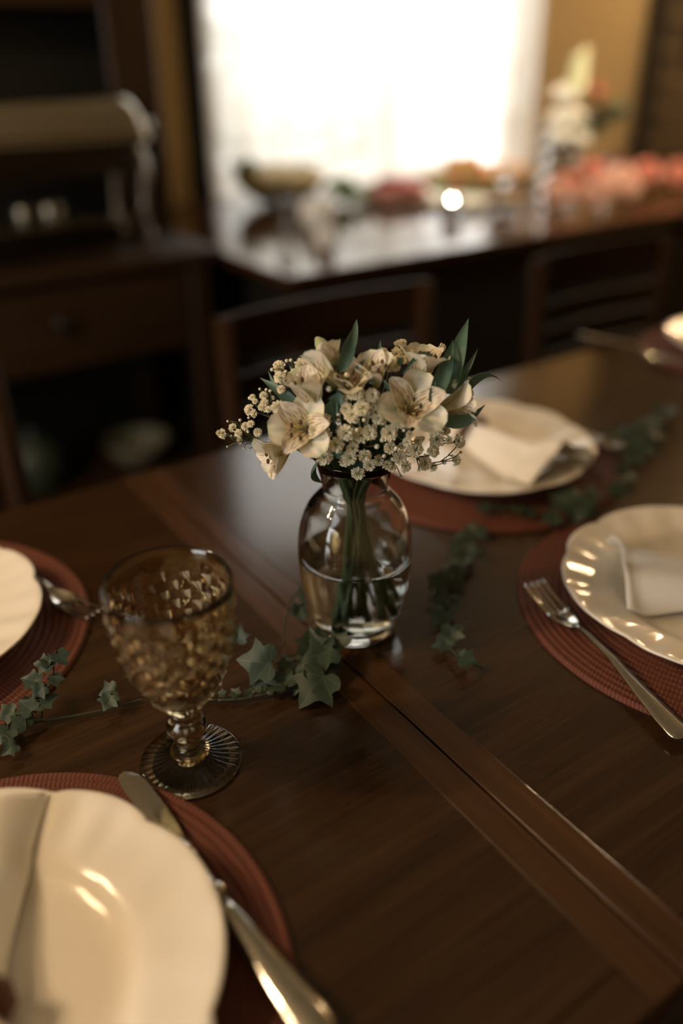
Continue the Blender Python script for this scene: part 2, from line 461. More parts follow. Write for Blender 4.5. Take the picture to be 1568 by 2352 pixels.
MB().grid(lambda a, b: (1.65*a, .012*math.sin(a*70)+.006*math.sin(a*31+b*2), 1.82*b), 160, 12).build('curtain_panel', M['lace'], cu, True)
MB().tube([(-.05, 0, 1.82), (1.7, 0, 1.82)], .010, 10).build('curtain_rod', M['black_wood'], cu, True)

# brick pier at the right with a dark wall box
bp = struct(MB().box(3.90, X1, 2.90, Y1, 0, H).build('wall_brick_pier', M['mortar']))
br = MB().box(0, .19, 0, .022, 0, .058, .003).mesh('brick', M['brick'], False)
for r in range(22):
    for c in range(-1, 6):
        x = 3.90+c*.20+(.1 if r % 2 else 0)
        if x < 3.895 or x+.19 > X1: continue
        o = link('brick', br, bp, (x, 2.883+random.uniform(-.003, .003), .25+r*.068))
wbx = thing('wall_shelf_box', 'dark wooden box shelf hung high on the brick pier', 'shelf', (4.08, 2.79, 1.315))
MB().box(0, .5, -.06, .085, 0, .02, .002).build('bottom_board', M['black_wood'], wbx)
MB().box(0, .02, -.06, .085, .02, .4, .002).build('side_board', M['black_wood'], wbx)
MB().box(.48, .5, -.06, .085, .02, .4, .002).build('side_board', M['black_wood'], wbx)
MB().box(.02, .48, .065, .085, .02, .4).build('back_board', M['black_wood'], wbx)

# garden beyond the window
struct(MB().box(-4, 9, 3.3, 12, -.4, -.3).build('garden_lawn', P('lawn', (0.22, 0.25, 0.14), 0.9)))
hedge = MB(); rg = random.Random(3)
for i in range(4200):
    p = Vector((rg.uniform(1.6, 4.0), rg.uniform(4.6, 5.6), rg.uniform(-.2, 1.0+1.4*rg.random())))
    d = Vector((rg.gauss(0, 1), rg.gauss(0, 1), rg.gauss(0, 1))).normalized(); e = d.orthogonal().normalized(); s_ = rg.uniform(.05, .11)
    k = [hedge.vert(p+d*s_), hedge.vert(p+e*s_*.5), hedge.vert(p-d*s_), hedge.vert(p-e*s_*.5)]; hedge.face(k)
tag(hedge.build('garden_shrub_leaves', leafy('garden_leaf', (0.06, 0.075, 0.045), (0.14, 0.15, 0.10), 0.6, 0.4)), 'pale sunlit shrub foliage outside beyond the curtained window', 'foliage', kind='stuff')

# ------------------------------------------------------------------ lamps (above the frame)
def emit(name, col, s):
    m = bpy.data.materials.new(name); t, n, l = nt(m)
    e = node(m, 'ShaderNodeEmission'); e.inputs[0].default_value = (*col, 1); e.inputs[1].default_value = s
    l.new(e.outputs[0], n['Material Output'].inputs['Surface']); return m
M['bulb'] = emit('warm_bulb', (1.0, 0.69, 0.40), 680)
M['bulb3'] = emit('warm_bulb_pendant', (1.0, 0.78, 0.54), 2500)
M['bulb2'] = emit('warm_bulb_ceiling', (1.0, 0.67, 0.37), 760)
def lamp(name, label, loc, bulbs, bulb_mat, r=.03):
    t = thing(name, label, 'lamp', loc)
    MB().tube([(0, 0, .02), (0, 0, H-loc[2]-.03)], .008, 8).build('stem', M['black_wood'], t, True)
    MB().lathe([(0, H-loc[2]-.035), (.06, H-loc[2]-.03), (.06, H-loc[2]), (0, H-loc[2])], 20).build('ceiling_rose', M['black_wood'], t)
    for x, y in bulbs:
        MB().tube([(0, 0, .06), (x*.5, y*.5, .015), (x, y, .045)], .006, 6).build('arm', M['black_wood'], t, True)
        MB().lathe([(0, .05), (.016, .045), (.018, .0), (0, -.002)], 12).build('socket', M['black_wood'], t, True, (x, y, 0))
        MB().sphere((0, 0, -.028), r, 12, 8).build('bulb', bulb_mat, t, True, (x, y, 0))
lamp('chandelier', 'three-armed chandelier hanging above the dining table', (-.92, .98, 1.95), [(.16, 0), (-.08, .14), (-.08, -.14)], M['bulb'])
lamp('ceiling_lamp', 'two-bulb ceiling lamp near the brick pier', (4.2, 2.0, 2.1), [(.12, 0), (-.12, 0)], M['bulb2'])
pl_ = thing('pendant_lamp', 'pendant lamp with added dark glare hood above the buffet table', 'lamp', (2.70, 2.02, 1.74))
MB().tube([(0, 0, .12), (0, 0, H-1.74)], .004, 8).build('cord', M['black_wood'], pl_, True)
MB().lathe([(.012, .13), (.03, .125), (.05, .10), (.118, -.065), (.115, -.065), (.046, .095), (.010, .12)], 32).build('shade', M['black_wood'], pl_, True)  # unseen hood, added to keep the bulb's glare off the dining table
MB().sphere((0, 0, .045), .03, 12, 8).build('bulb', M['bulb3'], pl_, True)

# ------------------------------------------------------------------ dining table
TX0, TX1, TY0, TY1, SX = -2.0, 1.98, .127, .963, .340
dt = thing('dining_table', 'long dark walnut dining table with a seam between two leaves', 'table', (0, 0, 0))
def leaf_top(x0, x1, seam_side):
    b = .028; z0, z1 = T-.028, T
    MB().box(x0+b, x1-b, TY0+b, TY1-b, z0, z1, .0004).build('field_panel', M['wood_x'], dt)
    for xa in (x0, x1-b): MB().box(xa, xa+b, TY0, TY1, z0, z1, .0005).build('end_board', M['wood_y'], dt)
    for ya in (TY0, TY1-b): MB().box(x0+b, x1-b, ya, ya+b, z0, z1, .0016).build('edge_board', M['wood_x'], dt)
leaf_top(TX0, SX-.0012, 1); leaf_top(SX+.0012, TX1, -1)
for y in (TY0+.06, TY1-.08): MB().box(TX0+.12, TX1-.12, y, y+.02, T-.11, T-.028).build('apron', M['wood_x'], dt)
for x in (TX0+.08, TX1-.15):
    for y in (TY0+.05, TY1-.12): MB().box(x, x+.07, y, y+.07, 0, T-.028, .006).build('leg', M['wood_chair_z'], dt)

# ------------------------------------------------------------------ place settings
def placemat_mesh():
    mb = MB(); n = 144; NR = 26; prof = [(0, 0)]
    R = .19; p = R/NR
    prof = [(0.0, .0032)]
    for k in range(NR):
        for q, h in ((.12, .0030), (.35, .0052), (.65, .0052), (.88, .0030)): prof.append(((k+q)*p, h))
    prof += [(R, .0012), (R-.0004, .0), (0, .0)]
    return mb.lathe(prof[::-1], n).mesh('placemat', M['placemat'], True)
pm = placemat_mesh()
SET = {'front': (-.025, .347), 'right': (.688, .348), 'left': (-.007, .760), 'back': (.727, .728), 'far': (1.44, .775)}
PML = {'front': 'terracotta woven placemat under the nearest plate and knife', 'right': 'terracotta woven placemat at the right with a fork lying on it',
       'left': 'terracotta woven placemat at the left edge behind the goblet', 'back': 'terracotta woven placemat behind the vase crossed by ivy', 'far': 'terracotta woven placemat at the far right end of the table'}
for k, (x, y) in SET.items():
    o = link('placemat', pm, None, (x, y, T)); tag(o, PML[k], 'placemat', 'woven placemats on the dining table'); o.rotation_euler.z = random.random()

def plate_mesh():
    mb = MB(); R = .149
    lobes = []                                    # alternating wide and narrow scallops
    def edge(a):
        d = math.degrees(a) % 90.0
        if d < 60: t = (d-30)/30; dep = .045
        else: t = (d-75)/15; dep = .030
        return 1-dep*abs(t)**2.6+.010*(1 if d < 60 else 0)
    prof = [(0, .0062), (.3, .0062), (.52, .0064), (.575, .0072), (.61, .0100), (.645, .0142), (.68, .0172), (.74, .0190), (.82, .0215), (.90, .0245), (.955, .0272), (.985, .0284), (1.0, .0282)]
    under = [(.998, .0262), (.96, .0240), (.86, .0198), (.74, .0158), (.66, .0118), (.60, .0060), (.57, .0016), (.565, .0), (.53, .0), (.52, .0028), (0, .0030)]
    N = 240
    def fn(r, z, a):
        q = r/R; e = edge(a)
        k = max(0, (q-.62)/.38); rr = r*(1+(e-1)*k)
        d = math.degrees(a) % 90.0
        t = (d-30)/30 if d < 60 else (d-75)/15
        m = max(0, min(1, (q-.70)/.1))*max(0, min(1, (1.02-q)/.1))
        flute = .0011*math.cos(t*PI*(3.5 if d < 60 else 2.0))*(1-abs(t)**3)*m
        zz = z+flute-(.0012*abs(t)**4)*k
        return rr, zz
    mb.lathe([(q*R, z) for q, z in under[::-1]]+[(q*R, z) for q, z in prof[::-1]], N, fn=fn)
    return mb.mesh('plate', M['china'], True)
plm = plate_mesh()
PL = {'front': 'large cream scalloped plate nearest the camera with a folded napkin', 'right': 'cream scalloped plate at the right holding a folded napkin',
      'left': 'empty cream scalloped plate cut off at the left edge', 'back': 'cream scalloped plate behind the flower vase', 'far': 'cream plate cut off at the far right of the table'}
ROT = {'front': 36-75, 'right': 108-75, 'left': 9-75, 'back': 20, 'far': 0}
for k, (x, y) in SET.items():
    o = link('plate', plm, None, (x, y, T+.0052)); o.rotation_euler.z = math.radians(ROT[k]); tag(o, PL[k], 'plate', 'scalloped dinner plates')

def plate_h(r):
    return interp([(0, .0062), (.0857, .0072), (.091, .0100), (.096, .0142), (.101, .0172), (.110, .0190), (.122, .0215), (.134, .0245), (.149, .0290), (.4, .0290)], r)
def napkin(label, loc, ang, L, w0, w1, h0, h1, point=0.0, lean=0.0, ring=True, pc=(0, 0), tap=.85, flat=1.35):
    t = thing('napkin', label, 'napkin', loc, ang, 'folded linen napkins')
    def fn(a, b):
        tt = b*2-1
        x = a*(L-point*abs(tt))
        w = lerp(w0, w1, a**tap)
        hh = lerp(h0, h1, a)
        pleat = .0035*math.cos(tt*PI*3.2+.6)*a
        z = .002+hh*(1-abs(tt)**flat)+pleat*(1-abs(tt))+.002*math.sin(a*9+tt*3)*a
        y = tt*w+lean*z
        wx, wy = loc[0]+x*math.cos(ang)-y*math.sin(ang), loc[1]+x*math.sin(ang)+y*math.cos(ang)
        return (x, y, z+plate_h(math.hypot(wx-pc[0], wy-pc[1]))-.0062)
    o = MB().grid(fn, 26, 28).build('cloth', M['napkin'], t, True)
    sm = o.modifiers.new('thick', 'SOLIDIFY'); sm.thickness = .0022; sm.offset = 1
    def fn2(a, b):
        x, y, z = fn(a, b); tt = b*2-1
        return (x*.93, y*.80, z*.80-.0005)
    o = MB().grid(fn2, 20, 20).build('inner_fold', M['napkin'], t, True)
    if ring:
        tail = MB().grid(lambda a, b: (-.055*a, (b*2-1)*lerp(w0*1.05, .032, a), .004+lerp(h0*1.1, .012, a)*(1-abs(b*2-1)**1.5)+.003*math.cos((b*2-1)*9)*a), 10, 14).build('tail', M['napkin'], t, True)
        sm = tail.modifiers.new('thick', 'SOLIDIFY'); sm.thickness = .002; sm.offset = 1
        rg_ = thing_part = bpy.data.objects.new('napkin_ring', None); COL.objects.link(rg_); rg_.parent = t; rg_['label'] = 'brown wooden bead napkin ring'
        bead = MB().sphere((0, 0, 0), .0072, 10, 7).mesh('bead', M['ring'], True)
        n = 13
        for i in range(n):
            a = 2*PI*i/n; link('bead', bead, rg_, (.002*math.sin(3*a), (w0+.006)*math.cos(a), .0165+.0165*math.sin(a)))
    return t
ZP = T+.0052+.0068
napkin('cream linen napkin standing on the nearest plate in a beaded ring', (-.026, .335, ZP), math.radians(87), .130, .015, .078, .036, .020, pc=SET['front'], tap=1.25, flat=3.4)
napkin('cream linen napkin fanned across the right plate', (.742, .318, ZP+.001), math.atan2(.093, -.111), .155, .016, .058, .026, .034, pc=SET['right'], flat=2.0)
napkin('cream linen napkin on the plate behind the vase', (.742, .762, ZP+.001), math.radians(-88), .160, .016, .062, .026, .036, point=-.004, pc=SET['back'])

# cutlery
def sweep(mb, st, n=10):
    # st: list of (x, z, half width, half thickness)
    rows = []
    for x, z, w, h in st:
        rows.append([mb.vert((x, w*math.copysign(abs(math.cos(2*PI*k/n))**.8, math.cos(2*PI*k/n)), z+h*math.sin(2*PI*k/n))) for k in range(n)])
    for A, B in zip(rows, rows[1:]):
        for k in range(n): mb.face((A[k], B[k], B[(k+1) % n], A[(k+1) % n]))
    mb.face(rows[0]); mb.face(rows[-1][::-1]); return mb
def fork(label, loc, rz):
    t = thing('fork', label, 'fork', loc, rz, 'steel forks')       # tines point along +x, origin under the bowl of the fork
    sweep(MB(), [(-.150, .0035, .004, .001), (-.149, .0035, .0085, .0014), (-.143, .0036, .0108, .0017), (-.125, .0042, .0102, .0018), (-.09, .0072, .0072, .0018), (-.055, .0115, .0046, .0020), (-.02, .0120, .0032, .0022), (-.005, .0098, .0030, .0022), (.004, .0078, .0042, .0020)], 12).build('handle', M['steel'], t, True)
    def palm(a, b):
        s = b*2-1; x = .0+.030*a; w = interp([(0, .0035), (.3, .0085), (.6, .0118), (1, .0122)], a)
        z = .0085-.0062*math.sin(a*PI*.62)+.0032*s*s*math.sin(min(1, a*1.6)*PI*.5)
        return (x, s*w, z)
    o = MB().grid(palm, 12, 10).build('head', M['steel'], t, True); sm = o.modifiers.new('thick', 'SOLIDIFY'); sm.thickness = .0016; sm.offset = 0
    for i in range(4):
        y = (-1.5+i)*.0068
        pts = [(.027+.048*q, y*(1+.03*q), .0030+(.0032*(y/.0122)**2)*(1-q)+.0085*q*q) for q in (0, .15, .3, .5, .7, .85, 1)]
        MB().tube(pts, [.0025, .0022, .0020, .0019, .0017, .0015, .0007], 8, flat=.55, side=(0, 1, 0)).build('tine', M['steel'], t, True)
    return t
zc = T+.0055
fork('steel fork on the right placemat left of the plate', (.539, .392, zc), math.radians(76))
fork('steel fork half under the rim of the left plate', (.149, .742, zc), math.radians(-72))
fork('steel fork beside the plate behind the vase', (.893, .700, zc), math.radians(-86))
fork('steel fork glinting at the far right of the table', (1.262, .865, zc), math.radians(-90))

kn = thing('table_knife', 'ornate steel table knife beside the nearest plate', 'knife', (.134, .226, T+.0062), math.radians(93.5))
sweep(MB(), [(-.012, .0058, .003, .002), (-.010, .0058, .009, .0045), (-.002, .0062, .0122, .0058), (.010, .0062, .0130, .0060), (.03, .0060, .0118, .0058), (.06, .0058, .0092, .0055), (.09, .0056, .0070, .0052), (.105, .0055, .0062, .0050)], 14).build('handle', M['steel'], kn, True)
sweep(MB(), [(.104, .0055, .0066, .0058), (.107, .0055, .0084, .0074), (.111, .0055, .0086, .0076), (.114, .0055, .0066, .0058), (.118, .0055, .0058, .0050), (.130, .0055, .0048, .0044), (.142, .0054, .0046, .0040)], 14).build('collar', M['steel'], kn, True)
o = MB(); sweep(o, [(.141, .0054, .0048, .0042), (.144, .0054, .0074, .0058), (.148, .0054, .0056, .0046), (.151, .0054, .0074, .0056), (.155, .0054, .0058, .0042), (.159, .0052, .0066, .0040), (.163, .005, .0052, .0026)], 14); o.build('bolster', M['steel'], kn, True)
bl = MB()
outl = [(.162, -.0058, .0058), (.170, -.0072, .0068), (.185, -.0085, .0076), (.205, -.0090, .0084), (.222, -.0088, .0090), (.234, -.0070, .0088), (.241, -.0035, .0074), (.244, .0010, .0050)]
rows = []
for x, ya, yb in outl:
    rows.append([bl.vert((x, ya, .0046)), bl.vert((x, yb*.2, .0056)), bl.vert((x, yb, .0048)), bl.vert((x, yb, .0044)), bl.vert((x, yb*.2, .0034)), bl.vert((x, ya, .0044))])
for A, B in zip(rows, rows[1:]):
    for k in range(6): bl.face((A[k], B[k], B[(k+1) % 6], A[(k+1) % 6]))
bl.face(rows[0]); bl.face(rows[-1][::-1])
bl.build('blade', M['steel'], kn)

# ------------------------------------------------------------------ goblet
gb = thing('goblet', 'amber pressed-glass goblet with diamond pattern standing on the table', 'goblet', (.169, .460, T))
NF = 36
def footfn(r, z, a):
    k = max(0, min(1, (r-.014)/.01))*max(0, min(1, (.0402-r)/.002))
    return r, z+(.0007*math.cos(NF*a)*k if z > .0025 else 0)
MB().lathe([(0, 0), (.030, 0), (.0385, .0003), (.0402, .0018), (.0398, .0030), (.037, .0040), (.030, .0052), (.022, .0068), (.0165, .0086), (.0145, .0098), (0, .0100)], NF*5, fn=footfn).build('foot', M['amber'], gb, True)
MB().lathe([(0, .0095), (.0150, .0096), (.0158, .0118), (.0148, .0150), (.0108, .0172), (.0086, .0200), (.0086, .0235), (.0112, .0262), (.0118, .0282), (.0108, .0300), (.0128, .0322), (.0150, .0362), (.0153, .0410), (.0138, .0456), (.0108, .0486), (.0104, .0502), (.0124, .0524), (.0128, .0550), (.0116, .0572), (.0, .0574)], 40).build('stem', M['amber'], gb, True)
ND = 15; DZ = .0163; Z0 = .0625
bprof = [(.0590, .0128), (.066, .0185), (.075, .0252), (.085, .0308), (.097, .0358), (.11, .0398), (.125, .0428), (.14, .0446), (.154, .0452), (.174, .0458)]
bw = MB(); NB = ND*2; NQ = 12
lat = []
for q in range(NQ+1):                     # lattice of valley corners and pyramid peaks
    z = Z0+DZ*q/2; r = interp(bprof, z); row = []
    for p in range(NB):
        peak = (p+q) % 2 == 1 and 0 < q < NQ
        rr = r+(.0014*min(1, r/.035) if peak else -.0002); a = 2*PI*p/NB
        row.append(bw.vert((rr*math.cos(a), rr*math.sin(a), z)))
    lat.append(row)
for q in range(NQ):
    for p in range(NB):
        A, B, Cc, Dd = lat[q][p], lat[q][(p+1) % NB], lat[q+1][(p+1) % NB], lat[q+1][p]
        if (p+q) % 2 == 0: bw.face((A, B, Cc)); bw.face((A, Cc, Dd))
        else: bw.face((A, B, Dd)); bw.face((B, Cc, Dd))
def ring_rows(prof, first):
    prev = first
    for r, z in prof:
        if r < 1e-6:
            c = bw.vert((0, 0, z))
            for p in range(NB): bw.face((prev[p], prev[(p+1) % NB], c))
            return
        row = [bw.vert((r*math.cos(2*PI*p/NB), r*math.sin(2*PI*p/NB), z)) for p in range(NB)]
        for p in range(NB): bw.face((prev[p], prev[(p+1) % NB], row[(p+1) % NB], row[p]))
        prev = row
ztop = Z0+DZ*NQ/2
ring_rows([(.0453, ztop+.002), (.0455, .168), (.0459, .1728), (.0456, .1742), (.0446, .1744), (.0434, .1735), (.0428, .165), (.0424, .154), (.0414, .138), (.0396, .123), (.0366, .108), (.0326, .095), (.0272, .084), (.020, .0755), (.011, .0705), (0, .069)], lat[-1])
k0 = lat[0][::-1]
bot = [bw.vert((.0128*math.cos(2*PI*p/NB), .0128*math.sin(2*PI*p/NB), .0590)) for p in range(NB)]
bot2 = [bw.vert((.0112*math.cos(2*PI*p/NB), .0112*math.sin(2*PI*p/NB), .0570)) for p in range(NB)]
for A, B in ((bot, lat[0]), (bot2, bot)):
    for p in range(NB): bw.face((A[p], A[(p+1) % NB], B[(p+1) % NB], B[p]))
bw.face(bot2[::-1])
bowl = bw.build('bowl', M['amber'], gb, True)
bowl.data.polygons.foreach_set('use_smooth', [abs(sum(bowl.data.vertices[v].co.xy.length for v in pl.vertices)/len(pl.vertices)-interp(bprof, pl.center.z)) > .0022 or pl.center.z > ztop for pl in bowl.data.polygons])

# ------------------------------------------------------------------ vase and water
VX, VY = .379, .530
vs_ = thing('flower_vase', 'round clear glass vase with narrow neck half filled with water', 'vase', (VX, VY, T))
vo_prof = smooth_path([(0.034, 0, .0), (.0385, 0, .0035), (.0425, 0, .014), (.0478, 0, .036), (.0518, 0, .062), (.0532, 0, .088), (.0512, 0, .112), (.0440, 0, .133), (.0345, 0, .1455), (.0297, 0, .1525), (.0302, 0, .160), (.0335, 0, .175), (.0372, 0, .1865)], 4)
outp = [(0, .0015), (.030, .0008)]+[(p.x, p.z) for p in vo_prof]
inn = [(.0362, .1868), (.0320, .1750), (.0283, .1605), (.0276, .1530), (.0322, .1450), (.0418, .1318), (.0490, .1112), (.0510, .088), (.0496, .062), (.0455, .036), (.0405, .0190), (.0340, .0128), (.02, .0112), (0, .0108)]
MB().lathe(outp+inn, 72).build('glass_body', M['vase_glass'], vs_, True)
wat = MB().lathe([(0, .0106), (.02, .0110), (.0342, .0126), (.0407, .0189), (.0457, .036), (.0498, .062), (.0512, .0835), (.0512, .0858), (.0496, .0848), (.046, .0846), (0, .0846)], 72).build('vase_water', M['water'], None, True, (VX, VY, T))
tag(wat, 'clear water filling the lower half of the glass vase', 'water')

# ------------------------------------------------------------------ bouquet
NECK = Vector((VX, VY, T+.140))
def petal_mesh(name, L, W, th0, th1, tip, mat, notch=0.0, cup=.25, curl=0.0):
    mb = MB(); nu, nv = 12, 8
    pts = [(0.0, 0.0)]; x = z = 0.0
    for i in range(nu):
        s = (i+.5)/nu; th = math.radians(lerp(th0, th1, s**1.1)+curl*max(0, s-.7)*200)
        x += math.sin(th)*L/nu; z += math.cos(th)*L/nu; pts.append((x, z))
    def fn(a, b):
        i = min(nu, int(round(a*nu))); s = a; u = b*2-1
        px, pz = pts[i]
        if tip == 'round': w = W*(.16+.84*math.sin(PI*min(1, s**1.25*.80))**.9) if s < .985 else W*.45
        else: w = W*(.14+.86*math.sin(PI*s**1.05*.93)**.85)*(1 if s < .9 else 1-.6*(s-.9)/.1)
        th = math.radians(lerp(th0, th1, s))
        n = Vector((-math.cos(th), 0, math.sin(th)))
        base = Vector((px, u*w, pz))+n*(cup*w*u*u)
        if notch and s > .9: base -= Vector((math.sin(th), 0, math.cos(th)))*notch*(u*u-.2)*(s-.9)/.1*-1
        base += n*.0006*math.sin(u*7+s*9)
        return base
    return mb.grid(fn, nu, nv, uvf=lambda a, b: ((b*2-1), a)).mesh(name, mat, True)
def frame(direction, roll=0.0):
    z = Vector(direction).normalized()
    up = Vector((0, 0, 1)); y = (up-z*up.dot(z))
    if y.length < .05: y = c_up-z*c_up.dot(z)
    y.normalize(); x = y.cross(z)
    m = Matrix((x, y, z)).transposed()
    return m @ Matrix.Rotation(roll, 3, 'Z')
def leaf_obj(parent, base, tip, width, bow, mat=None, nrm=None):
    base, tip, bow = Vector(base), Vector(tip), Vector(bow)
    d = tip-base; L = d.length; d.normalize()
    view = (cam.matrix_world.translation-(base+tip)*.5).normalized()
    n = Vector(nrm) if nrm else (view+Vector((random.uniform(-.35, .35), random.uniform(-.35, .35), random.uniform(-.2, .5))))
    n = (n-d*n.dot(d)).normalized(); s = d.cross(n)
    def fn(a, b):
        u = b*2-1
        w = width*.5*max(.03, (a*.96+.04)**.55*(1-a)**1.1/.352)
        p = base+d*L*a+bow*math.sin(PI*a)+n*(.10*L*math.sin(PI*a*.9))
        return p+s*u*w+n*(w*.45*u*u)-parent_loc(parent)
    return MB().grid(fn, 12, 4, uvf=lambda a, b: (b*2-1, a)).build('leaf', mat or M['leaf'], parent, True)
def parent_loc(p): return p.location.copy()

BLOOMS = [((0.3118,0.5073,0.9963), (-0.6158,-0.5848,0.528), -18, 0.033, 76, 'large open striped bloom at the front left of the bouquet', [((0.3345,0.4916,1.002), (0.3284,0.5003,1.015), 0.0143, (0.0042,0.0002,0.0112)), ((0.3346,0.4953,0.9682), (0.3389,0.4818,0.9966), 0.0098, (0,0,0)), ((0.3256,0.5038,0.9674), (0.342,0.528,0.9293), 0.0128, (-0.0099,0.0068,0.0001))]), ((0.3,0.5312,0.9677), (-0.9766,0.0507,-0.2089), 40, 0.03, 62, 'striped bloom hanging down over the table at the lower left', [((0.319,0.5208,1.005), (0.3027,0.5546,1.024), 0.0113, (0,0,0)), ((0.3148,0.5337,1.005), (0.3149,0.5616,1.026), 0.006, (0,0,0))]), ((0.3839,0.4617,1.012), (-0.3111,-0.6604,0.6835), -22, 0.034, 74, 'open striped bloom at the front right of the bouquet', [((0.3849,0.475,1.034), (0.4143,0.4647,1.038), 0.0053, (0.0034,0.0048,0.0104)), ((0.3732,0.4732,1.022), (0.3692,0.4793,1.032), 0.006, (0,0,0))]), ((0.3399,0.5125,1.04), (-0.0579,0.5428,0.8379), 25, 0.032, 50, 'white bloom turned away at the upper left', [((0.3429,0.4991,1.038), (0.3674,0.5186,1.061), 0.0143, (0,0,0)), ((0.3668,0.5153,1.047), (0.3878,0.5406,1.06), 0.0068, (0,0,0))]), ((0.3224,0.5112,1.024), (-0.248,0.0689,0.9663), 0, 0.031, 45, 'upright half-open bloom above the large striped one', [((0.3276,0.5269,1.023), (0.324,0.5433,1.033), 0.0075, (0,0,0)), ((0.3323,0.4974,1.002), (0.338,0.4964,1.021), 0.0151, (0,0,0))]), ((0.408,0.4803,1.035), (0.177,-0.0325,0.9837), 10, 0.032, 52, 'half-open striped bloom at the upper right', [((0.3972,0.4542,1.014), (0.4356,0.4772,1.05), 0.0166, (0,0,0)), ((0.4183,0.458,1.015), (0.4604,0.4856,1.061), 0.0181, (0,0,0))]), ((0.3681,0.4881,1.036), (-0.1924,-0.0996,0.9762), 60, 0.026, 48, 'small half-open bloom at the top middle', [((0.356,0.4967,1.037), (0.3639,0.4949,1.045), 0.0053, (0,0,0)), ((0.3802,0.4986,1.042), (0.3915,0.5126,1.049), 0.0038, (0,0,0))]), ((0.4289,0.4565,1.004), (0.7666,-0.6052,0.2148), 20, 0.031, 52, 'side-turned bloom at the right among long leaves', [((0.4408,0.4773,1.004), (0.465,0.4772,1.038), 0.0083, (0,0,0)), ((0.4239,0.4618,1.014), (0.442,0.4715,1.03), 0.0075, (0,0,0)), ((0.4242,0.4584,1.002), (0.4783,0.4579,1.01), 0.0091, (0.0034,0.0048,0.0104)), ((0.3945,0.4529,1.004), (0.4439,0.4433,1.004), 0.0166, (-0.0034,-0.0048,-0.0104))]), ((0.3501,0.4953,1.03), (-0.2908,-0.2487,0.9239), -40, 0.027, 60, 'white bloom tucked in the middle of the bouquet', [((0.3864,0.4825,1.038), (0.3931,0.4857,1.043), 0.006, (0,0,0)), ((0.3607,0.4846,1.028), (0.3665,0.4871,1.039), 0.0068, (0,0,0))])]
rb = random.Random(11)
for i, (pos, facing, roll, L, opening, words, leaves) in enumerate(BLOOMS):
    pos = Vector(pos); a = i*2.4
    side = (-.010, -.006, .002, -.013, -.002, .018, .008, .026, -.008)[i]; dep = (.006, -.006, .010, .0, .014, -.004, .012, .004, -.010)[i]
    foot = Vector((VX, VY, T+.014+.004*(i % 3)))+Vector((.822, -.569, 0))*side+Vector((.567, .824, 0))*dep
    t = thing('alstroemeria', 'white alstroemeria, '+words, 'flower', foot, 0, 'alstroemerias in the glass vase')
    fr = frame(facing, math.radians(roll)); ax_ = fr @ Vector((0, 0, 1))
    throat = pos-ax_*L*.62
    neck = NECK+Vector((.0055*math.cos(a), .0055*math.sin(a), .0))
    path = smooth_path([foot, lerp(foot, neck, .5)+Vector((.003*math.cos(a), .003*math.sin(a), 0)), neck, lerp(neck, throat, .55)-ax_*.008, throat-ax_*.006, throat], 6)
    MB().tube([p-foot for p in path], [.0026 if k < len(path)-8 else .0019 for k in range(len(path))], 8).build('stem', M['stem'], t, True)
    om = petal_mesh('petal', L*1.18, L*.40, 16, opening*.98, 'round', M['petal'], cup=.30, curl=.12)
    im = petal_mesh('petal', L*1.22, L*.30, 13, opening*.90, 'point', M['petal_striped'], cup=.35, curl=.10)
    for k in range(6):
        ang = math.radians(90+60*k)+rb.uniform(-.12, .12)
        me = om if k % 2 == 0 else im
        rot = fr @ Matrix.Rotation(ang, 3, 'Z') @ Matrix.Rotation(rb.uniform(-.12, .12), 3, 'Y')
        mt = Matrix.Translation(throat-foot) @ rot.to_4x4()
        link('petal', me, t, mat=mt)
    fl = MB()
    for k in range(5):
        ang = 2*PI*k/5+.4; rr = .0065
        q = [throat-foot+fr @ Vector((rr*math.cos(ang)*s, rr*math.sin(ang)*s-.004*s*s, L*.85*s)) for s in (0, .35, .7, 1)]
        fl.tube(q, [.0006, .0006, .0005, .0004], 5, mi=0)
        fl.sphere(q[-1], .0016, 6, 5, mi=1, sq=(1, 1, 1.5))
    fl.build('stamens', [M['filament'], M['anther']], t, True)
    for base, tip, w, bow in leaves: leaf_obj(t, base, tip, w*.76, bow, nrm=None)
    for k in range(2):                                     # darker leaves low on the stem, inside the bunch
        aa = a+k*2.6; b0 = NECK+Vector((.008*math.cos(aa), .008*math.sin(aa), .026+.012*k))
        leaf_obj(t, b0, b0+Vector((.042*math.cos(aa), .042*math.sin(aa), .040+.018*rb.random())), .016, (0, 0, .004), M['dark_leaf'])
bd = MB().lathe([(0, 0), (.0035, .003), (.0062, .010), (.0066, .017), (.0045, .026), (.0018, .031), (0, .032)], 12)
bud = thing('alstroemeria_bud', 'closed green and cream alstroemeria bud at the top left', 'flower', (VX-.004, VY+.012, T+.02))
bpos = Vector((0.3425,0.5043,1.041)); btip = Vector((0.3425,0.5247,1.052))
fr = frame(btip-bpos); link('bud', bd.mesh('bud', soft('bud_green', (0.42, 0.46, 0.26))), bud, mat=Matrix.Translation(bpos-bud.location) @ fr.to_4x4())
MB().tube([p-bud.location for p in smooth_path([bud.location, NECK, lerp(NECK, bpos, .6), bpos], 6)], .0018, 7).build('stem', M['stem'], bud, True)

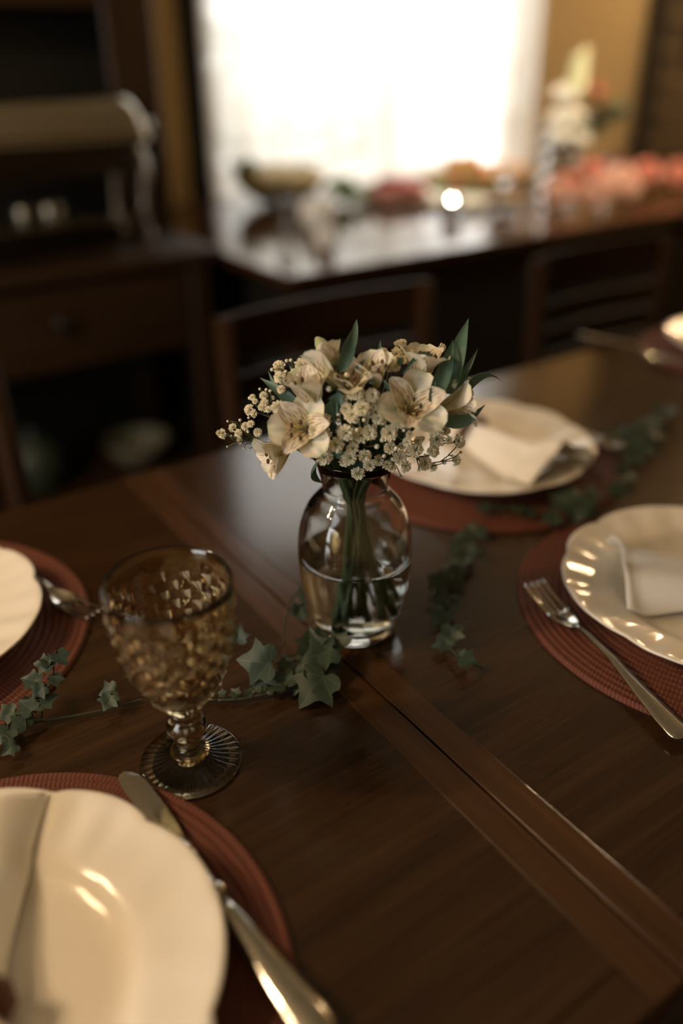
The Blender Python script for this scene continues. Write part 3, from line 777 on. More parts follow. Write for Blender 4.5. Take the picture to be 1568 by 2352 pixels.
# baby's breath
def floret_mesh(seed):
    r_ = random.Random(seed); mb = MB()
    for k in range(56):
        z = 1-1.42*(k+.5)/56; a = k*2.399963+r_.uniform(-.3, .3)
        h = math.sqrt(max(0, 1-z*z)); d = Vector((h*math.cos(a), h*math.sin(a), z))
        s = d.cross(Vector((0, 0, 1)));  s = s.normalized() if s.length > .05 else Vector((1, 0, 0))
        s = (s+Vector((r_.uniform(-.5, .5), r_.uniform(-.5, .5), r_.uniform(-.5, .5)))*.7).normalized()
        t_ = r_.uniform(.86, 1.08); w = r_.uniform(.15, .24)
        up = d.cross(s)
        p0 = d*.30; p1 = d*.78*t_+s*w; p2 = d*t_+s*w*.55+up*.05; p3 = d*t_-s*w*.55-up*.04; p4 = d*.78*t_-s*w
        p5 = d*.95*t_+up*.12
        ids = [mb.vert(p) for p in (p0, p1, p2, p5, p3, p4)]
        mb.face((ids[0], ids[1], ids[2], ids[3])); mb.face((ids[0], ids[3], ids[4], ids[5]))
    mb.lathe([(0, -.85), (.22, -.75), (.40, -.45), (.46, -.10), (.3, .1), (0, .15)], 7, mi=1)
    return mb.mesh('floret', [M['floret'], M['calyx']], False)
def bud_mesh():
    mb = MB(); mb.sphere((0, 0, .2), .78, 9, 6, mi=0, sq=(1, 1, 1.0)); mb.lathe([(0, -1.0), (.45, -.8), (.84, -.2), (.86, .1), (.74, .2)], 9, mi=1)
    mb.lathe([(.14, .99), (.05, 1.06), (0, .96)], 6, mi=1)
    return mb.mesh('bud', [M['floret'], M['calyx']], True)
FM = [floret_mesh(s) for s in (1, 2, 3)]; BM_ = bud_mesh()
SPRIGS = [('hanging lowest at the far left of the bouquet', [((0.2798,0.5838,0.9709), 0.0037, 'f'), ((0.2882,0.5808,0.9752), 0.0034, 'f'), ((0.2916,0.5749,0.9649), 0.0034, 'f'), ((0.2858,0.5797,0.9687), 0.0013, 'b'), ((0.2858,0.5841,0.9808), 0.0012, 'b'), ((0.281,0.579,0.9604), 0.001, 'b'), ((0.2857,0.5666,0.9761), 0.003, 'f'), ((0.2923,0.5663,0.9807), 0.003, 'f'), ((0.2882,0.5662,0.9873), 0.0015, 'b'), ((0.2881,0.5536,0.9816), 0.0015, 'b'), ((0.2871,0.546,0.9913), 0.0027, 'f'), ((0.2962,0.5695,0.9581), 0.001, 'b'), ((0.2923,0.5447,0.9832), 0.003, 'f'), ((0.2928,0.5718,0.9589), 0.001, 'b'), ((0.2771,0.5856,0.9717), 0.0023, 'f'), ((0.2979,0.5762,0.9775), 0.0019, 'f')]), ('at the left edge of the bouquet', [((0.2957,0.5627,0.9958), 0.004, 'f'), ((0.2945,0.5528,0.996), 0.003, 'f'), ((0.2943,0.554,1.01), 0.0022, 'f'), ((0.2931,0.5477,1.009), 0.002, 'f'), ((0.3011,0.5475,1.012), 0.003, 'f'), ((0.2989,0.5426,1.008), 0.003, 'f'), ((0.2956,0.5424,1.005), 0.0024, 'f'), ((0.3042,0.5478,1.016), 0.0015, 'b'), ((0.3047,0.5323,1.006), 0.0047, 'f'), ((0.2991,0.5372,1.004), 0.0024, 'f'), ((0.3015,0.5369,1.019), 0.0015, 'b'), ((0.3048,0.5386,1.012), 0.002, 'b'), ((0.2995,0.5499,1.017), 0.0013, 'b'), ((0.29,0.554,0.9933), 0.0013, 'b'), ((0.3055,0.5788,0.9985), 0.0019, 'b'), ((0.3061,0.5549,1.007), 0.002, 'f'), ((0.3047,0.546,1.003), 0.002, 'b'), ((0.3014,0.5469,0.9997), 0.0017, 'f'), ((0.3085,0.5443,1.002), 0.0019, 'f'), ((0.3054,0.5462,1.002), 0.0017, 'f')]), ('at the upper left beside the white petals', [((0.3192,0.5519,1.031), 0.0047, 'f'), ((0.3138,0.5419,1.026), 0.0044, 'f'), ((0.3196,0.5269,1.027), 0.0051, 'f'), ((0.3261,0.5287,1.038), 0.0047, 'f'), ((0.3244,0.548,1.036), 0.0017, 'b'), ((0.3247,0.542,1.038), 0.0017, 'b'), ((0.3114,0.5494,1.031), 0.0017, 'b'), ((0.3237,0.5355,1.03), 0.003, 'f'), ((0.3344,0.5345,1.042), 0.0019, 'b'), ((0.3189,0.5322,1.03), 0.0024, 'f'), ((0.309,0.5329,1.02), 0.0029, 'f'), ((0.319,0.5412,1.03), 0.0017, 'b'), ((0.3191,0.5522,1.024), 0.0029, 'f'), ((0.3304,0.535,1.033), 0.0029, 'f'), ((0.3256,0.5474,1.025), 0.0017, 'f')]), ('in the middle of the bouquet', [((0.3476,0.4971,1.034), 0.0029, 'b'), ((0.3422,0.492,1.024), 0.0022, 'b'), ((0.332,0.4983,1.026), 0.0027, 'b'), ((0.3476,0.4828,1.024), 0.0044, 'f'), ((0.3463,0.4887,1.021), 0.0037, 'f'), ((0.3528,0.4811,1.02), 0.0037, 'f'), ((0.3571,0.4769,1.022), 0.0047, 'f'), ((0.3408,0.4927,1.017), 0.0034, 'f'), ((0.3403,0.4881,1.011), 0.0044, 'f'), ((0.3423,0.4832,1.007), 0.0051, 'f'), ((0.3487,0.4778,1.013), 0.0057, 'f'), ((0.3636,0.4754,1.014), 0.0047, 'f'), ((0.3631,0.4722,1.011), 0.004, 'f'), ((0.3563,0.4744,1.013), 0.0027, 'f'), ((0.3566,0.4784,1.006), 0.003, 'f'), ((0.3412,0.4855,1.002), 0.0019, 'b'), ((0.3445,0.4807,1.002), 0.0022, 'b'), ((0.3487,0.4758,1.004), 0.0019, 'b'), ((0.3352,0.4914,1.002), 0.002, 'b'), ((0.3412,0.4962,1.013), 0.0019, 'f'), ((0.3635,0.4793,1.014), 0.0033, 'b'), ((0.3659,0.4822,1.01), 0.0032, 'f'), ((0.3589,0.4831,1.006), 0.0018, 'f'), ((0.3562,0.4822,1.004), 0.0019, 'f')]), ('beside the large open striped bloom', [((0.325,0.4993,1.001), 0.0054, 'f'), ((0.3245,0.4962,0.9913), 0.0057, 'f'), ((0.3183,0.4991,0.9938), 0.0044, 'f'), ((0.3299,0.4866,0.9838), 0.0054, 'f'), ((0.3268,0.4997,0.9694), 0.0061, 'f'), ((0.3371,0.4844,0.9934), 0.0057, 'f'), ((0.3396,0.4801,0.9894), 0.0022, 'b'), ((0.3298,0.4955,1.004), 0.002, 'b'), ((0.3426,0.4828,0.9792), 0.0044, 'f'), ((0.3404,0.4838,0.971), 0.0051, 'f'), ((0.3425,0.4769,0.9969), 0.0019, 'b'), ((0.3347,0.4906,1.007), 0.0017, 'b'), ((0.3305,0.5004,1.002), 0.0043, 'f'), ((0.3206,0.5064,0.9912), 0.0031, 'f'), ((0.34,0.495,0.9907), 0.0037, 'f'), ((0.3451,0.497,0.9612), 0.0043, 'f')]), ('above the vase mouth', [((0.3506,0.4828,0.988), 0.0054, 'f'), ((0.3552,0.4775,0.9909), 0.0051, 'f'), ((0.3675,0.4684,0.9906), 0.0057, 'f'), ((0.3511,0.4782,0.9719), 0.0047, 'f'), ((0.3604,0.484,0.9586), 0.0044, 'f'), ((0.3537,0.4908,0.9504), 0.0051, 'f'), ((0.3685,0.4681,0.9782), 0.0044, 'f'), ((0.3662,0.48,0.9626), 0.004, 'f'), ((0.3724,0.4763,0.9589), 0.004, 'f'), ((0.3596,0.4737,0.9793), 0.0025, 'b'), ((0.3648,0.4706,0.9707), 0.002, 'b'), ((0.3753,0.4738,0.9639), 0.002, 'b'), ((0.3608,0.4739,1.003), 0.004, 'f'), ((0.3623,0.4703,0.9854), 0.0022, 'b'), ((0.3596,0.4772,0.9952), 0.002, 'f'), ((0.3621,0.492,0.9572), 0.0019, 'b'), ((0.3763,0.4758,0.9709), 0.0035, 'f'), ((0.3663,0.4754,0.9975), 0.0034, 'b')]), ('below the right open bloom', [((0.3763,0.4677,0.999), 0.0054, 'f'), ((0.3706,0.4695,1.008), 0.0022, 'b'), ((0.3883,0.4605,0.9736), 0.0057, 'f'), ((0.3794,0.4599,0.983), 0.0034, 'f'), ((0.38,0.4697,0.9654), 0.0051, 'f'), ((0.3861,0.4693,0.9559), 0.0044, 'f'), ((0.3811,0.4598,0.9893), 0.0027, 'f'), ((0.3993,0.4901,0.9339), 0.0015, 'b'), ((0.3909,0.4605,0.9806), 0.0034, 'f'), ((0.3773,0.4625,0.9927), 0.0017, 'b'), ((0.3713,0.4641,0.9786), 0.0024, 'b'), ((0.3778,0.4766,0.9536), 0.003, 'f'), ((0.3822,0.4701,0.9994), 0.0019, 'f'), ((0.3916,0.4685,0.9686), 0.0045, 'b'), ((0.3861,0.4742,0.9727), 0.0028, 'f'), ((0.4001,0.4666,0.9781), 0.0023, 'b')]), ('drooping over the plate at the right', [((0.4083,0.471,0.9516), 0.0054, 'f'), ((0.4221,0.4766,0.9418), 0.0037, 'f'), ((0.4064,0.4575,0.9672), 0.0034, 'f'), ((0.4013,0.4521,0.9919), 0.0057, 'f'), ((0.4081,0.4578,0.9779), 0.0057, 'f'), ((0.412,0.4535,0.987), 0.0044, 'f'), ((0.4272,0.452,0.9741), 0.0051, 'f'), ((0.4388,0.4661,0.9477), 0.004, 'f'), ((0.4433,0.4657,0.9544), 0.0013, 'b'), ((0.4268,0.4675,0.9483), 0.0017, 'b'), ((0.4011,0.455,0.9708), 0.0034, 'f'), ((0.437,0.4694,0.9514), 0.0013, 'b'), ((0.4017,0.4708,0.9473), 0.0013, 'b'), ((0.4153,0.4518,0.9782), 0.003, 'f'), ((0.4185,0.4826,0.9479), 0.004, 'f'), ((0.4156,0.4724,0.96), 0.0019, 'f'), ((0.4135,0.4615,0.983), 0.0042, 'f'), ((0.4141,0.459,0.9846), 0.0019, 'f'), ((0.444,0.468,0.9606), 0.0036, 'b'), ((0.4176,0.4691,0.9633), 0.0027, 'f')]), ('at the top of the bouquet behind the blooms', [((0.4146,0.5176,1.04), 0.004, 'f'), ((0.3988,0.5012,1.04), 0.0044, 'f'), ((0.3892,0.4946,1.038), 0.004, 'f'), ((0.4062,0.4925,1.04), 0.0047, 'f'), ((0.388,0.5059,1.041), 0.0044, 'f'), ((0.4267,0.5076,1.036), 0.0027, 'f'), ((0.3983,0.4912,1.038), 0.003, 'f'), ((0.4205,0.5129,1.039), 0.0013, 'b'), ((0.3869,0.494,1.034), 0.0037, 'f'), ((0.4419,0.496,1.038), 0.0034, 'f'), ((0.3885,0.4886,1.035), 0.0034, 'f'), ((0.3864,0.4998,1.038), 0.003, 'f'), ((0.4173,0.516,1.042), 0.0029, 'f'), ((0.4061,0.505,1.036), 0.003, 'f'), ((0.3997,0.5051,1.033), 0.0027, 'b'), ((0.4227,0.5088,1.028), 0.0036, 'f'), ((0.3957,0.5104,1.039), 0.0019, 'f'), ((0.3901,0.499,1.035), 0.0019, 'f'), ((0.3947,0.5019,1.032), 0.0019, 'f')])]
CENT = Vector((VX, VY, T+.215))
for gi, (words, items) in enumerate(SPRIGS):
    a = gi*1.9+.7
    foot = Vector((VX, VY, T+.02+.012*(gi % 3)))+Vector((.822, -.569, 0))*(-.006+.0045*gi)+Vector((.567, .824, 0))*.012*math.sin(a)
    t = thing('babys_breath_sprig', "white baby's breath sprig "+words, 'flower', foot, 0, "baby's breath sprigs in the vase")
    mean = sum((Vector(p) for p, r, k in items), Vector())/len(items)
    nodep = lerp(lerp(NECK, CENT, .5), mean, .55)
    mb = MB()
    nk = NECK+Vector((.008*math.cos(a), .008*math.sin(a), 0))
    mb.tube([p-foot for p in smooth_path([foot, lerp(foot, nk, .5), nk, lerp(nk, nodep, .6)+Vector((0, 0, .004)), nodep], 5)], .0011, 6)
    subs = []
    for p, r, k in items:
        p = Vector(p); best = nodep
        cand = [q for q in subs if (q-nodep).length < (p-nodep).length*.8]
        if cand:
            q = min(cand, key=lambda q: (q-p).length)
            if (q-p).length < (nodep-p).length: best = q
        mid = lerp(best, p, .55)+Vector((rb.uniform(-.003, .003), rb.uniform(-.003, .003), rb.uniform(-.002, .004)))
        mb.tube([q-foot for q in (best, mid, p)], [.0006, .0005, .0004], 5)
        subs.append(mid)
        d = (p-mid).normalized()*.7+(p-CENT).normalized()*.6+(cam.matrix_world.translation-p).normalized()*.5
        rot = frame(d, rb.uniform(0, 6)) @ Matrix.Rotation(rb.uniform(-.35, .35), 3, 'X')
        sc = r*(1.26 if k == 'f' else 1.12)
        link('floret' if k == 'f' else 'bud', rb.choice(FM) if k == 'f' else BM_, t, mat=Matrix.LocRotScale(p-foot, rot.to_quaternion(), Vector((sc, sc, sc*(.85 if k == 'f' else 1)))))
    mb.build('stem', M['twig'], t, True)

# ------------------------------------------------------------------ ivy
HALF = [(0, .02), (.12, -.12), (.30, -.14), (.44, -.04), (.52, .12), (.44, .22), (.43, .30), (.54, .42), (.63, .55), (.47, .57), (.32, .61), (.22, .71), (.13, .87), (0, 1.03)]
def ivy_mesh(seed):
    r_ = random.Random(seed); mb = MB(); fold = r_.uniform(.05, .6); droop = r_.uniform(.05, .6); wv = r_.uniform(0, 6)
    def zf(x, y): return fold*abs(x)*.55-droop*y*y*.45+.035*math.sin(6*x+7*y+wv)-.25*droop*abs(x)**2
    rings = (0.0, .33, .66, 1.0)
    for sgn in (1, -1):
        prev = None
        for (x, y) in HALF:
            my = max(.0, min(1.0, y*.92+.04)) if y > 0 else .02
            row = []
            for q in rings:
                px, py = sgn*x*q, lerp(my, y, q)
                row.append(mb.vert((px*1.0, py, zf(px, py)), (px, py)))
            if prev:
                for k in range(3):
                    f = (prev[k], prev[k+1], row[k+1], row[k])
                    mb.face(f if sgn > 0 else f[::-1])
            prev = row
    return mb.mesh('ivy_leaf', M['ivy'], True)
IV = [ivy_mesh(s) for s in range(6)]
HR, HF = Vector((.822, -.569, 0)), Vector((.567, .824, 0))
def vine(label, stem, leaves, twigs=()):
    base = Vector(stem[0])
    t = thing('ivy_vine', label, 'ivy', base, 0, 'ivy vines laid along the table')
    sp = smooth_path(stem, 6)
    mb = MB(); mb.tube([p-base for p in sp], [lerp(.0013, .0009, k/len(sp)) for k in range(len(sp))], 6)
    allp = list(sp)
    for tw in twigs:
        q = smooth_path(tw, 5); mb.tube([p-base for p in q], .0008, 6); allp += q
    for pos, size, dr, tilt in leaves:
        pos = Vector(pos); d = (HR*math.cos(math.radians(dr))+HF*math.sin(math.radians(dr))).normalized()
        back = pos-d*size*.42
        view = (cam.matrix_world.translation-pos).normalized()
        n = (Vector((0, 0, 1))*math.cos(math.radians(tilt))+Vector((view.x, view.y, 0)).normalized()*math.sin(math.radians(tilt))+Vector((rb.uniform(-.2, .2), rb.uniform(-.2, .2), 0)))
        x = d.cross(n).normalized(); n2 = n.normalized(); y = n2.cross(x).normalized()
        mt = Matrix((x, y, n2)).transposed()
        back = pos-y*size*.42
        lo = min(back.z, (back+y*size).z)
        if lo < T+.003: back.z += T+.003-lo
        s = size*rb.uniform(.84, 1.02)
        link('leaf', rb.choice(IV), t, mat=Matrix.LocRotScale(back-base, mt.to_quaternion(), Vector((s*1.08, s, s))))
        near = min(allp, key=lambda p: (p-back).length)
        mb.tube([q-base for q in smooth_path([near, lerp(near, back, .5)+Vector((0, 0, .004)), back+n2*.0004], 4)], .0006, 5)
    mb.build('stem', M['ivy_stem'], t, True)
vine('ivy vine trailing right of the vase ending in a star-shaped leaf', *([(0.4316,0.4042,0.766), (0.4213,0.4137,0.772), (0.4225,0.4385,0.77), (0.4392,0.47,0.768), (0.4588,0.4962,0.77), (0.4799,0.5244,0.772), (0.5163,0.5492,0.772), (0.5591,0.5721,0.77), (0.5856,0.5866,0.768), (0.6116,0.5966,0.772), (0.6565,0.5774,0.772)], [((0.4299,0.4475,0.776), 0.0235, 255, 25), ((0.4193,0.4501,0.77), 0.0178, 190, 10), ((0.4198,0.4125,0.776), 0.0156, -20, 35), ((0.4233,0.4235,0.772), 0.0119, 40, 20), ((0.4452,0.4805,0.772), 0.0212, 230, 20), ((0.4585,0.4997,0.776), 0.0217, 185, 25), ((0.4675,0.4867,0.772), 0.0207, -60, 15), ((0.4978,0.5179,0.774), 0.027, -50, 20), ((0.4753,0.523,0.78), 0.0245, 140, 30), ((0.5121,0.5342,0.776), 0.0239, 100, 10), ((0.5468,0.5521,0.776), 0.0262, 60, 20), ((0.5525,0.5631,0.774), 0.0289, -30, 15), ((0.5276,0.548,0.774), 0.0235, 200, 10), ((0.5814,0.5791,0.776), 0.0257, 90, 25)]))
vine('ivy vine crossing the back placemat toward the far right', *([(0.6212,0.6219,0.772), (0.6441,0.6013,0.774), (0.664,0.578,0.774), (0.699,0.5623,0.774), (0.7391,0.5537,0.774), (0.8085,0.56,0.768), (0.8808,0.6006,0.768), (0.9587,0.6439,0.77), (1.075,0.6857,0.768)], [((0.6245,0.6108,0.776), 0.0176, 150, 20), ((0.643,0.6042,0.776), 0.0156, 100, 15), ((0.6555,0.5844,0.778), 0.0186, 60, 25), ((0.6616,0.5721,0.774), 0.0175, -60, 10), ((0.6704,0.5464,0.776), 0.0223, 200, 15), ((0.7067,0.5633,0.78), 0.0323, 130, 20), ((0.729,0.5632,0.782), 0.0347, 60, 25), ((0.7226,0.5368,0.778), 0.0319, -40, 15), ((0.703,0.5358,0.776), 0.0276, -110, 15), ((0.7611,0.5564,0.778), 0.0266, 20, 20), ((0.7972,0.5516,0.772), 0.0238, -60, 20), ((0.8451,0.5765,0.772), 0.0293, 20, 20), ((0.8886,0.6044,0.774), 0.0351, 150, 20), ((0.9408,0.6313,0.776), 0.0377, 30, 25), ((0.937,0.6577,0.774), 0.0334, 170, 20), ((0.9248,0.6627,0.772), 0.0284, 200, 15), ((1.002,0.6633,0.776), 0.0382, 70, 25), ((1.062,0.6772,0.774), 0.0316, 40, 20), ((0.9199,0.6075,0.774), 0.0357, -40, 20), ((0.9783,0.6375,0.774), 0.0348, -10, 15)]))
vine('ivy vine at the left edge climbing over the left placemat', *([(0.0434,0.5662,0.768), (0.0658,0.5716,0.768), (0.0854,0.5665,0.766), (0.1121,0.5585,0.764), (0.1396,0.5502,0.764), (0.1651,0.5448,0.764), (0.1935,0.5268,0.763), (0.2175,0.508,0.763)], [((0.0679,0.5686,0.774), 0.0172, 150, 20), ((0.0612,0.5826,0.774), 0.0166, 210, 20), ((0.0516,0.5615,0.772), 0.0183, 250, 15), ((0.0763,0.5754,0.78), 0.0159, 140, 30), ((0.0822,0.5784,0.778), 0.0146, 20, 20), ((0.0925,0.575,0.78), 0.019, 30, 15), ((0.089,0.5803,0.786), 0.0139, 240, 30), ((0.0871,0.5934,0.79), 0.0155, 165, 35), ((0.0999,0.5953,0.8), 0.0155, 175, 40), ((0.1055,0.5954,0.802), 0.0133, 110, 35), ((0.1152,0.5907,0.802), 0.0149, -50, 40), ((0.1047,0.581,0.79), 0.0118, -60, 35), ((0.1389,0.5589,0.776), 0.0171, 195, 30), ((0.1357,0.5481,0.774), 0.0155, 255, 25), ((0.0521,0.5461,0.77), 0.0139, 230, 10)]), twigs=[[(0.0847,0.5701,0.766), (0.0909,0.5782,0.776), (0.102,0.5842,0.79), (0.1117,0.5951,0.804)]])
vine('ivy vine with the largest leaves between goblet and vase', *([(0.2175,0.508,0.763), (0.2366,0.4959,0.764), (0.2657,0.4856,0.766), (0.2927,0.4854,0.77), (0.3206,0.4958,0.772), (0.3484,0.5081,0.774), (0.3654,0.5217,0.776)], [((0.2882,0.4627,0.776), 0.0345, 235, 28), ((0.2558,0.5038,0.79), 0.0303, 170, 55), ((0.2701,0.4886,0.774), 0.0213, 125, 20), ((0.2894,0.4869,0.778), 0.0207, 150, 25), ((0.2813,0.4891,0.768), 0.0154, -40, 10), ((0.3111,0.4882,0.784), 0.0295, 205, 25), ((0.3213,0.4916,0.782), 0.0228, -30, 30), ((0.3099,0.5025,0.79), 0.0259, 95, 50), ((0.3343,0.4946,0.784), 0.0206, 120, 30), ((0.3169,0.4798,0.772), 0.0172, -80, 20), ((0.3034,0.4982,0.776), 0.0196, 175, 15), ((0.296,0.4723,0.78), 0.0175, 60, 30), ((0.2785,0.4772,0.768), 0.0137, 250, 15), ((0.2818,0.5001,0.78), 0.0147, 100, 35), ((0.2591,0.4888,0.772), 0.0129, 60, 30), ((0.3513,0.5087,0.78), 0.0179, 10, 30), ((0.3274,0.5465,0.79), 0.0173, 70, 45), ((0.3462,0.5684,0.79), 0.0153, 110, 40), ((0.2506,0.4968,0.772), 0.0129, 150, 25), ((0.2416,0.495,0.768), 0.009, -70, 20), ((0.2316,0.5034,0.768), 0.0091, 130, 20), ((0.2218,0.5089,0.768), 0.0068, 160, 20), ((0.2618,0.548,0.79), 0.0174, 85, 55), ((0.321,0.5009,0.79), 0.0181, 30, 35)]), twigs=[[(0.286,0.5103,0.766), (0.2946,0.5255,0.772), (0.3115,0.549,0.78), (0.3216,0.5592,0.79), (0.3457,0.5753,0.794)]])

# ------------------------------------------------------------------ chairs
def chair():
    t = thing('dining_chair', '', 'chair', (0, 0, 0), 0, 'dark ladder-back dining chairs')   # back toward +y
    w, hz = .235, .865
    for s in (-1, 1):
        MB().tube([(s*(w-.02), .02, 0), (s*(w-.02), .0, .44), (s*(w-.02), .025, hz)], [.021, .023, .017], 10, flat=.85).build('post', M['wood_chair_z'], t, True)
        MB().tube([(s*(w-.03), -.38, 0), (s*(w-.03), -.38, .43)], [.016, .021], 10).build('leg', M['wood_chair_z'], t, True)
        MB().box(s*(w-.03)-.01, s*(w-.03)+.01, -.37, .0, .2, .23, .004).build('stretcher', M['wood_chair'], t)
    def slat(z, h, name):
        mb = MB(); k = 10
        for i in range(k+1):
            x = lerp(-(w-.025), w-.025, i/k); y = .024+.022*math.sin(PI*i/k)+(z-.44)*.03
            for dy, dz in ((-.007, 0), (.007, 0), (.007, h), (-.007, h)): mb.vert((x, y+dy, z+dz))
        for i in range(k):
            a = i*4
            for q in range(4): mb.face((a+q, a+(q+1) % 4, a+4+(q+1) % 4, a+4+q))
        mb.face((3, 2, 1, 0)); mb.face((k*4, k*4+1, k*4+2, k*4+3))
        mb.build(name, M['wood_chair'], t)
    slat(hz-.075, .075, 'top_rail')
    for z in (.725, .665, .605, .545): slat(z, .032, 'slat')
    MB().box(-w+.01, w-.01, -.41, .0, .43, .46, .012).build('seat', M['wood_chair'], t)
    MB().box(-w+.03, w-.03, -.385, -.365, .36, .43, .003).build('apron', M['wood_chair'], t)
    return t
ch = chair(); ch.location = (.815, 1.19, 0); ch['label'] = 'dark ladder-back chair behind the bouquet'
dup(ch, (1.555, 1.19, 0), 0, 'dark ladder-back chair at the right below the pink flowers')
dup(ch, (.012, 1.19, 0), math.radians(2), 'dark ladder-back chair cut off at the left edge')

# ------------------------------------------------------------------ sideboard with open hutch
sb = thing('sideboard', 'dark wooden sideboard with drawers, open shelf and hutch', 'sideboard', (0, 2.06, 0))
def sbox(name, x0, x1, y0, y1, z0, z1, m='wood_side', bev=.004, parent=None): return MB().box(x0, x1, y0, y1, z0, z1, bev).build(name, M[m], parent or sb)
SXa, SXb, D = -.75, 1.0, .58
sbox('top', SXa-.02, SXb+.03, 0, D, .755, .785)
for x in (SXa, SXb-.06):
    for y in (.02, D-.07): sbox('leg', x, x+.055, y, y+.05, 0, .755, 'wood_side_z')
sbox('rail', SXa+.055, SXb-.06, .03, .05, .53, .575)
sbox('rail', SXa+.055, SXb-.06, .03, .05, .74, .755)
for x0 in (SXa+.06, .135):
    d = sbox('drawer', x0, x0+.795, .022, .045, .580, .735)
    for fx in (.2, .62) if x0 < 0 else (.44,):
        kb = MB().lathe([(0, 0), (.008, 0), (.008, .012), (.020, .020), (.022, .028), (.014, .034), (0, .035)], 14).build('knob', M['black_wood'], d, True)
        kb.matrix_basis = Matrix.Translation((x0+fx, .022, .655)) @ Matrix.Rotation(PI/2, 4, 'X')
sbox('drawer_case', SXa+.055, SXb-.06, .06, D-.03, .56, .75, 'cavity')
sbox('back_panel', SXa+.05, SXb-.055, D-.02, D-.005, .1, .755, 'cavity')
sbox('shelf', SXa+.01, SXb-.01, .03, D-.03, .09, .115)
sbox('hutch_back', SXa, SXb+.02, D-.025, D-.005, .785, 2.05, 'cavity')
for x in (SXa, SXb-.105): sbox('hutch_post', x, x+.135, .30, .33, .785, 2.0, 'wood_side_z')
for x in (SXa+.005, SXb+.005): sbox('hutch_side', x, x+.02, .331, D-.026, .785, 2.0, 'wood_side_z')
sbox('hutch_rail', SXa+.136, SXb-.106, .30, .33, 1.345, 1.47)
sbox('hutch_top', SXa-.02, SXb+.05, .27, D, 2.0, 2.04)
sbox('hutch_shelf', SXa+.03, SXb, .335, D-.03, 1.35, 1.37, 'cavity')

# crockery on the open shelf below
def bowl_mesh(r, h, t=.004, n=28):
    o_ = [(0, 0), (r*.45, 0), (r*.5, h*.05), (r*.72, h*.35), (r*.92, h*.75), (r, h)]
    i_ = [(r-t, h), (r*.92-t, h*.77), (r*.72-t, h*.38), (r*.48, h*.10), (0, h*.07)]
    return MB().lathe(o_+i_, n)
M['stoneware'] = P('stoneware', (0.10, 0.10, 0.065), 0.6)
M['dark_ware'] = P('dark_green_ware', (0.02, 0.03, 0.02), 0.5)
b = bowl_mesh(.10, .09).build('serving_bowl', M['stoneware'], None, True, (.80, 2.28, .115)); tag(b, 'pale stoneware bowl on the sideboard open shelf', 'bowl')
j = thing('jar', 'dark green lidded jar on the sideboard open shelf', 'jar', (.50, 2.30, .115))
MB().lathe([(0, 0), (.06, 0), (.08, .03), (.085, .09), (.07, .14), (.05, .155), (0, .156)], 24).build('body', M['dark_ware'], j, True)
MB().lathe([(0, .156), (.054, .156), (.05, .168), (.02, .18), (.012, .19), (.014, .2), (0, .204)], 20).build('lid', M['dark_ware'], j, True)
b = bowl_mesh(.12, .06).build('shallow_bowl', M['stoneware'], None, True, (.18, 2.30, .115)); tag(b, 'shallow stoneware bowl left of the jar on the shelf', 'bowl')

# chafing dish on the sideboard
cd = thing('chafing_dish', 'steel rectangular chafing dish with domed lid on the sideboard', 'chafing dish', (.58, 2.205, .785))
def loft(mb, secs, n=8):
    rows = []
    for hx, hy, z, rr in secs:
        row = []
        for cx, cy, a0 in ((1, 1, 0), (-1, 1, 90), (-1, -1, 180), (1, -1, 270)):
            for k in range(n):
                a = math.radians(a0+90*k/(n-1)); row.append(mb.vert((cx*(hx-rr)+rr*math.cos(a), cy*(hy-rr)+rr*math.sin(a), z)))
        rows.append(row)
    N = len(rows[0])
    for A, B in zip(rows, rows[1:]):
        for k in range(N): mb.face((A[k], A[(k+1) % N], B[(k+1) % N], B[k]))
    mb.face(rows[0][::-1]); mb.face(rows[-1]); return mb
loft(MB(), [(.292, .125, .286, .03), (.294, .127, .292, .03), (.290, .122, .300, .03), (.283, .112, .335, .035), (.272, .095, .362, .04), (.255, .07, .370, .04)]).build('lid', M['steel_soft'], cd, True)
loft(MB(), [(.270, .105, .200, .03), (.278, .115, .262, .03), (.295, .128, .270, .03), (.295, .128, .284, .03)]).build('water_pan', M['steel_soft'], cd, True)
for s in (-1, 1):
    MB().tube([(s*.290, 0, .272), (s*.312, 0, .280), (s*.325, 0, .290)], .008, 8).build('side_handle', M['steel'], cd, True)
    MB().sphere((s*.332, 0, .294), .018, 12, 8).build('handle_knob', M['steel'], cd, True)
    for y in (-.1, .1): MB().tube(smooth_path([(s*.262, y, .262), (s*.275, y, .2), (s*.262, y, .10), (s*.28, y, .006)], 4), [.013]*6+[.009]*6+[.011], 8).build('leg', M['steel'], cd, True)
MB().box(-.265, .265, -.09, .09, .085, .093, .002).build('rack', M['steel_soft'], cd)
for x in (-.02, .045): MB().lathe([(0, .093), (.026, .093), (.028, .10), (.028, .135), (.024, .14), (.012, .14), (.012, .136), (0, .136)], 18, c=(x, -.04)).build('fuel_cup', M['steel_dark'], cd, True)

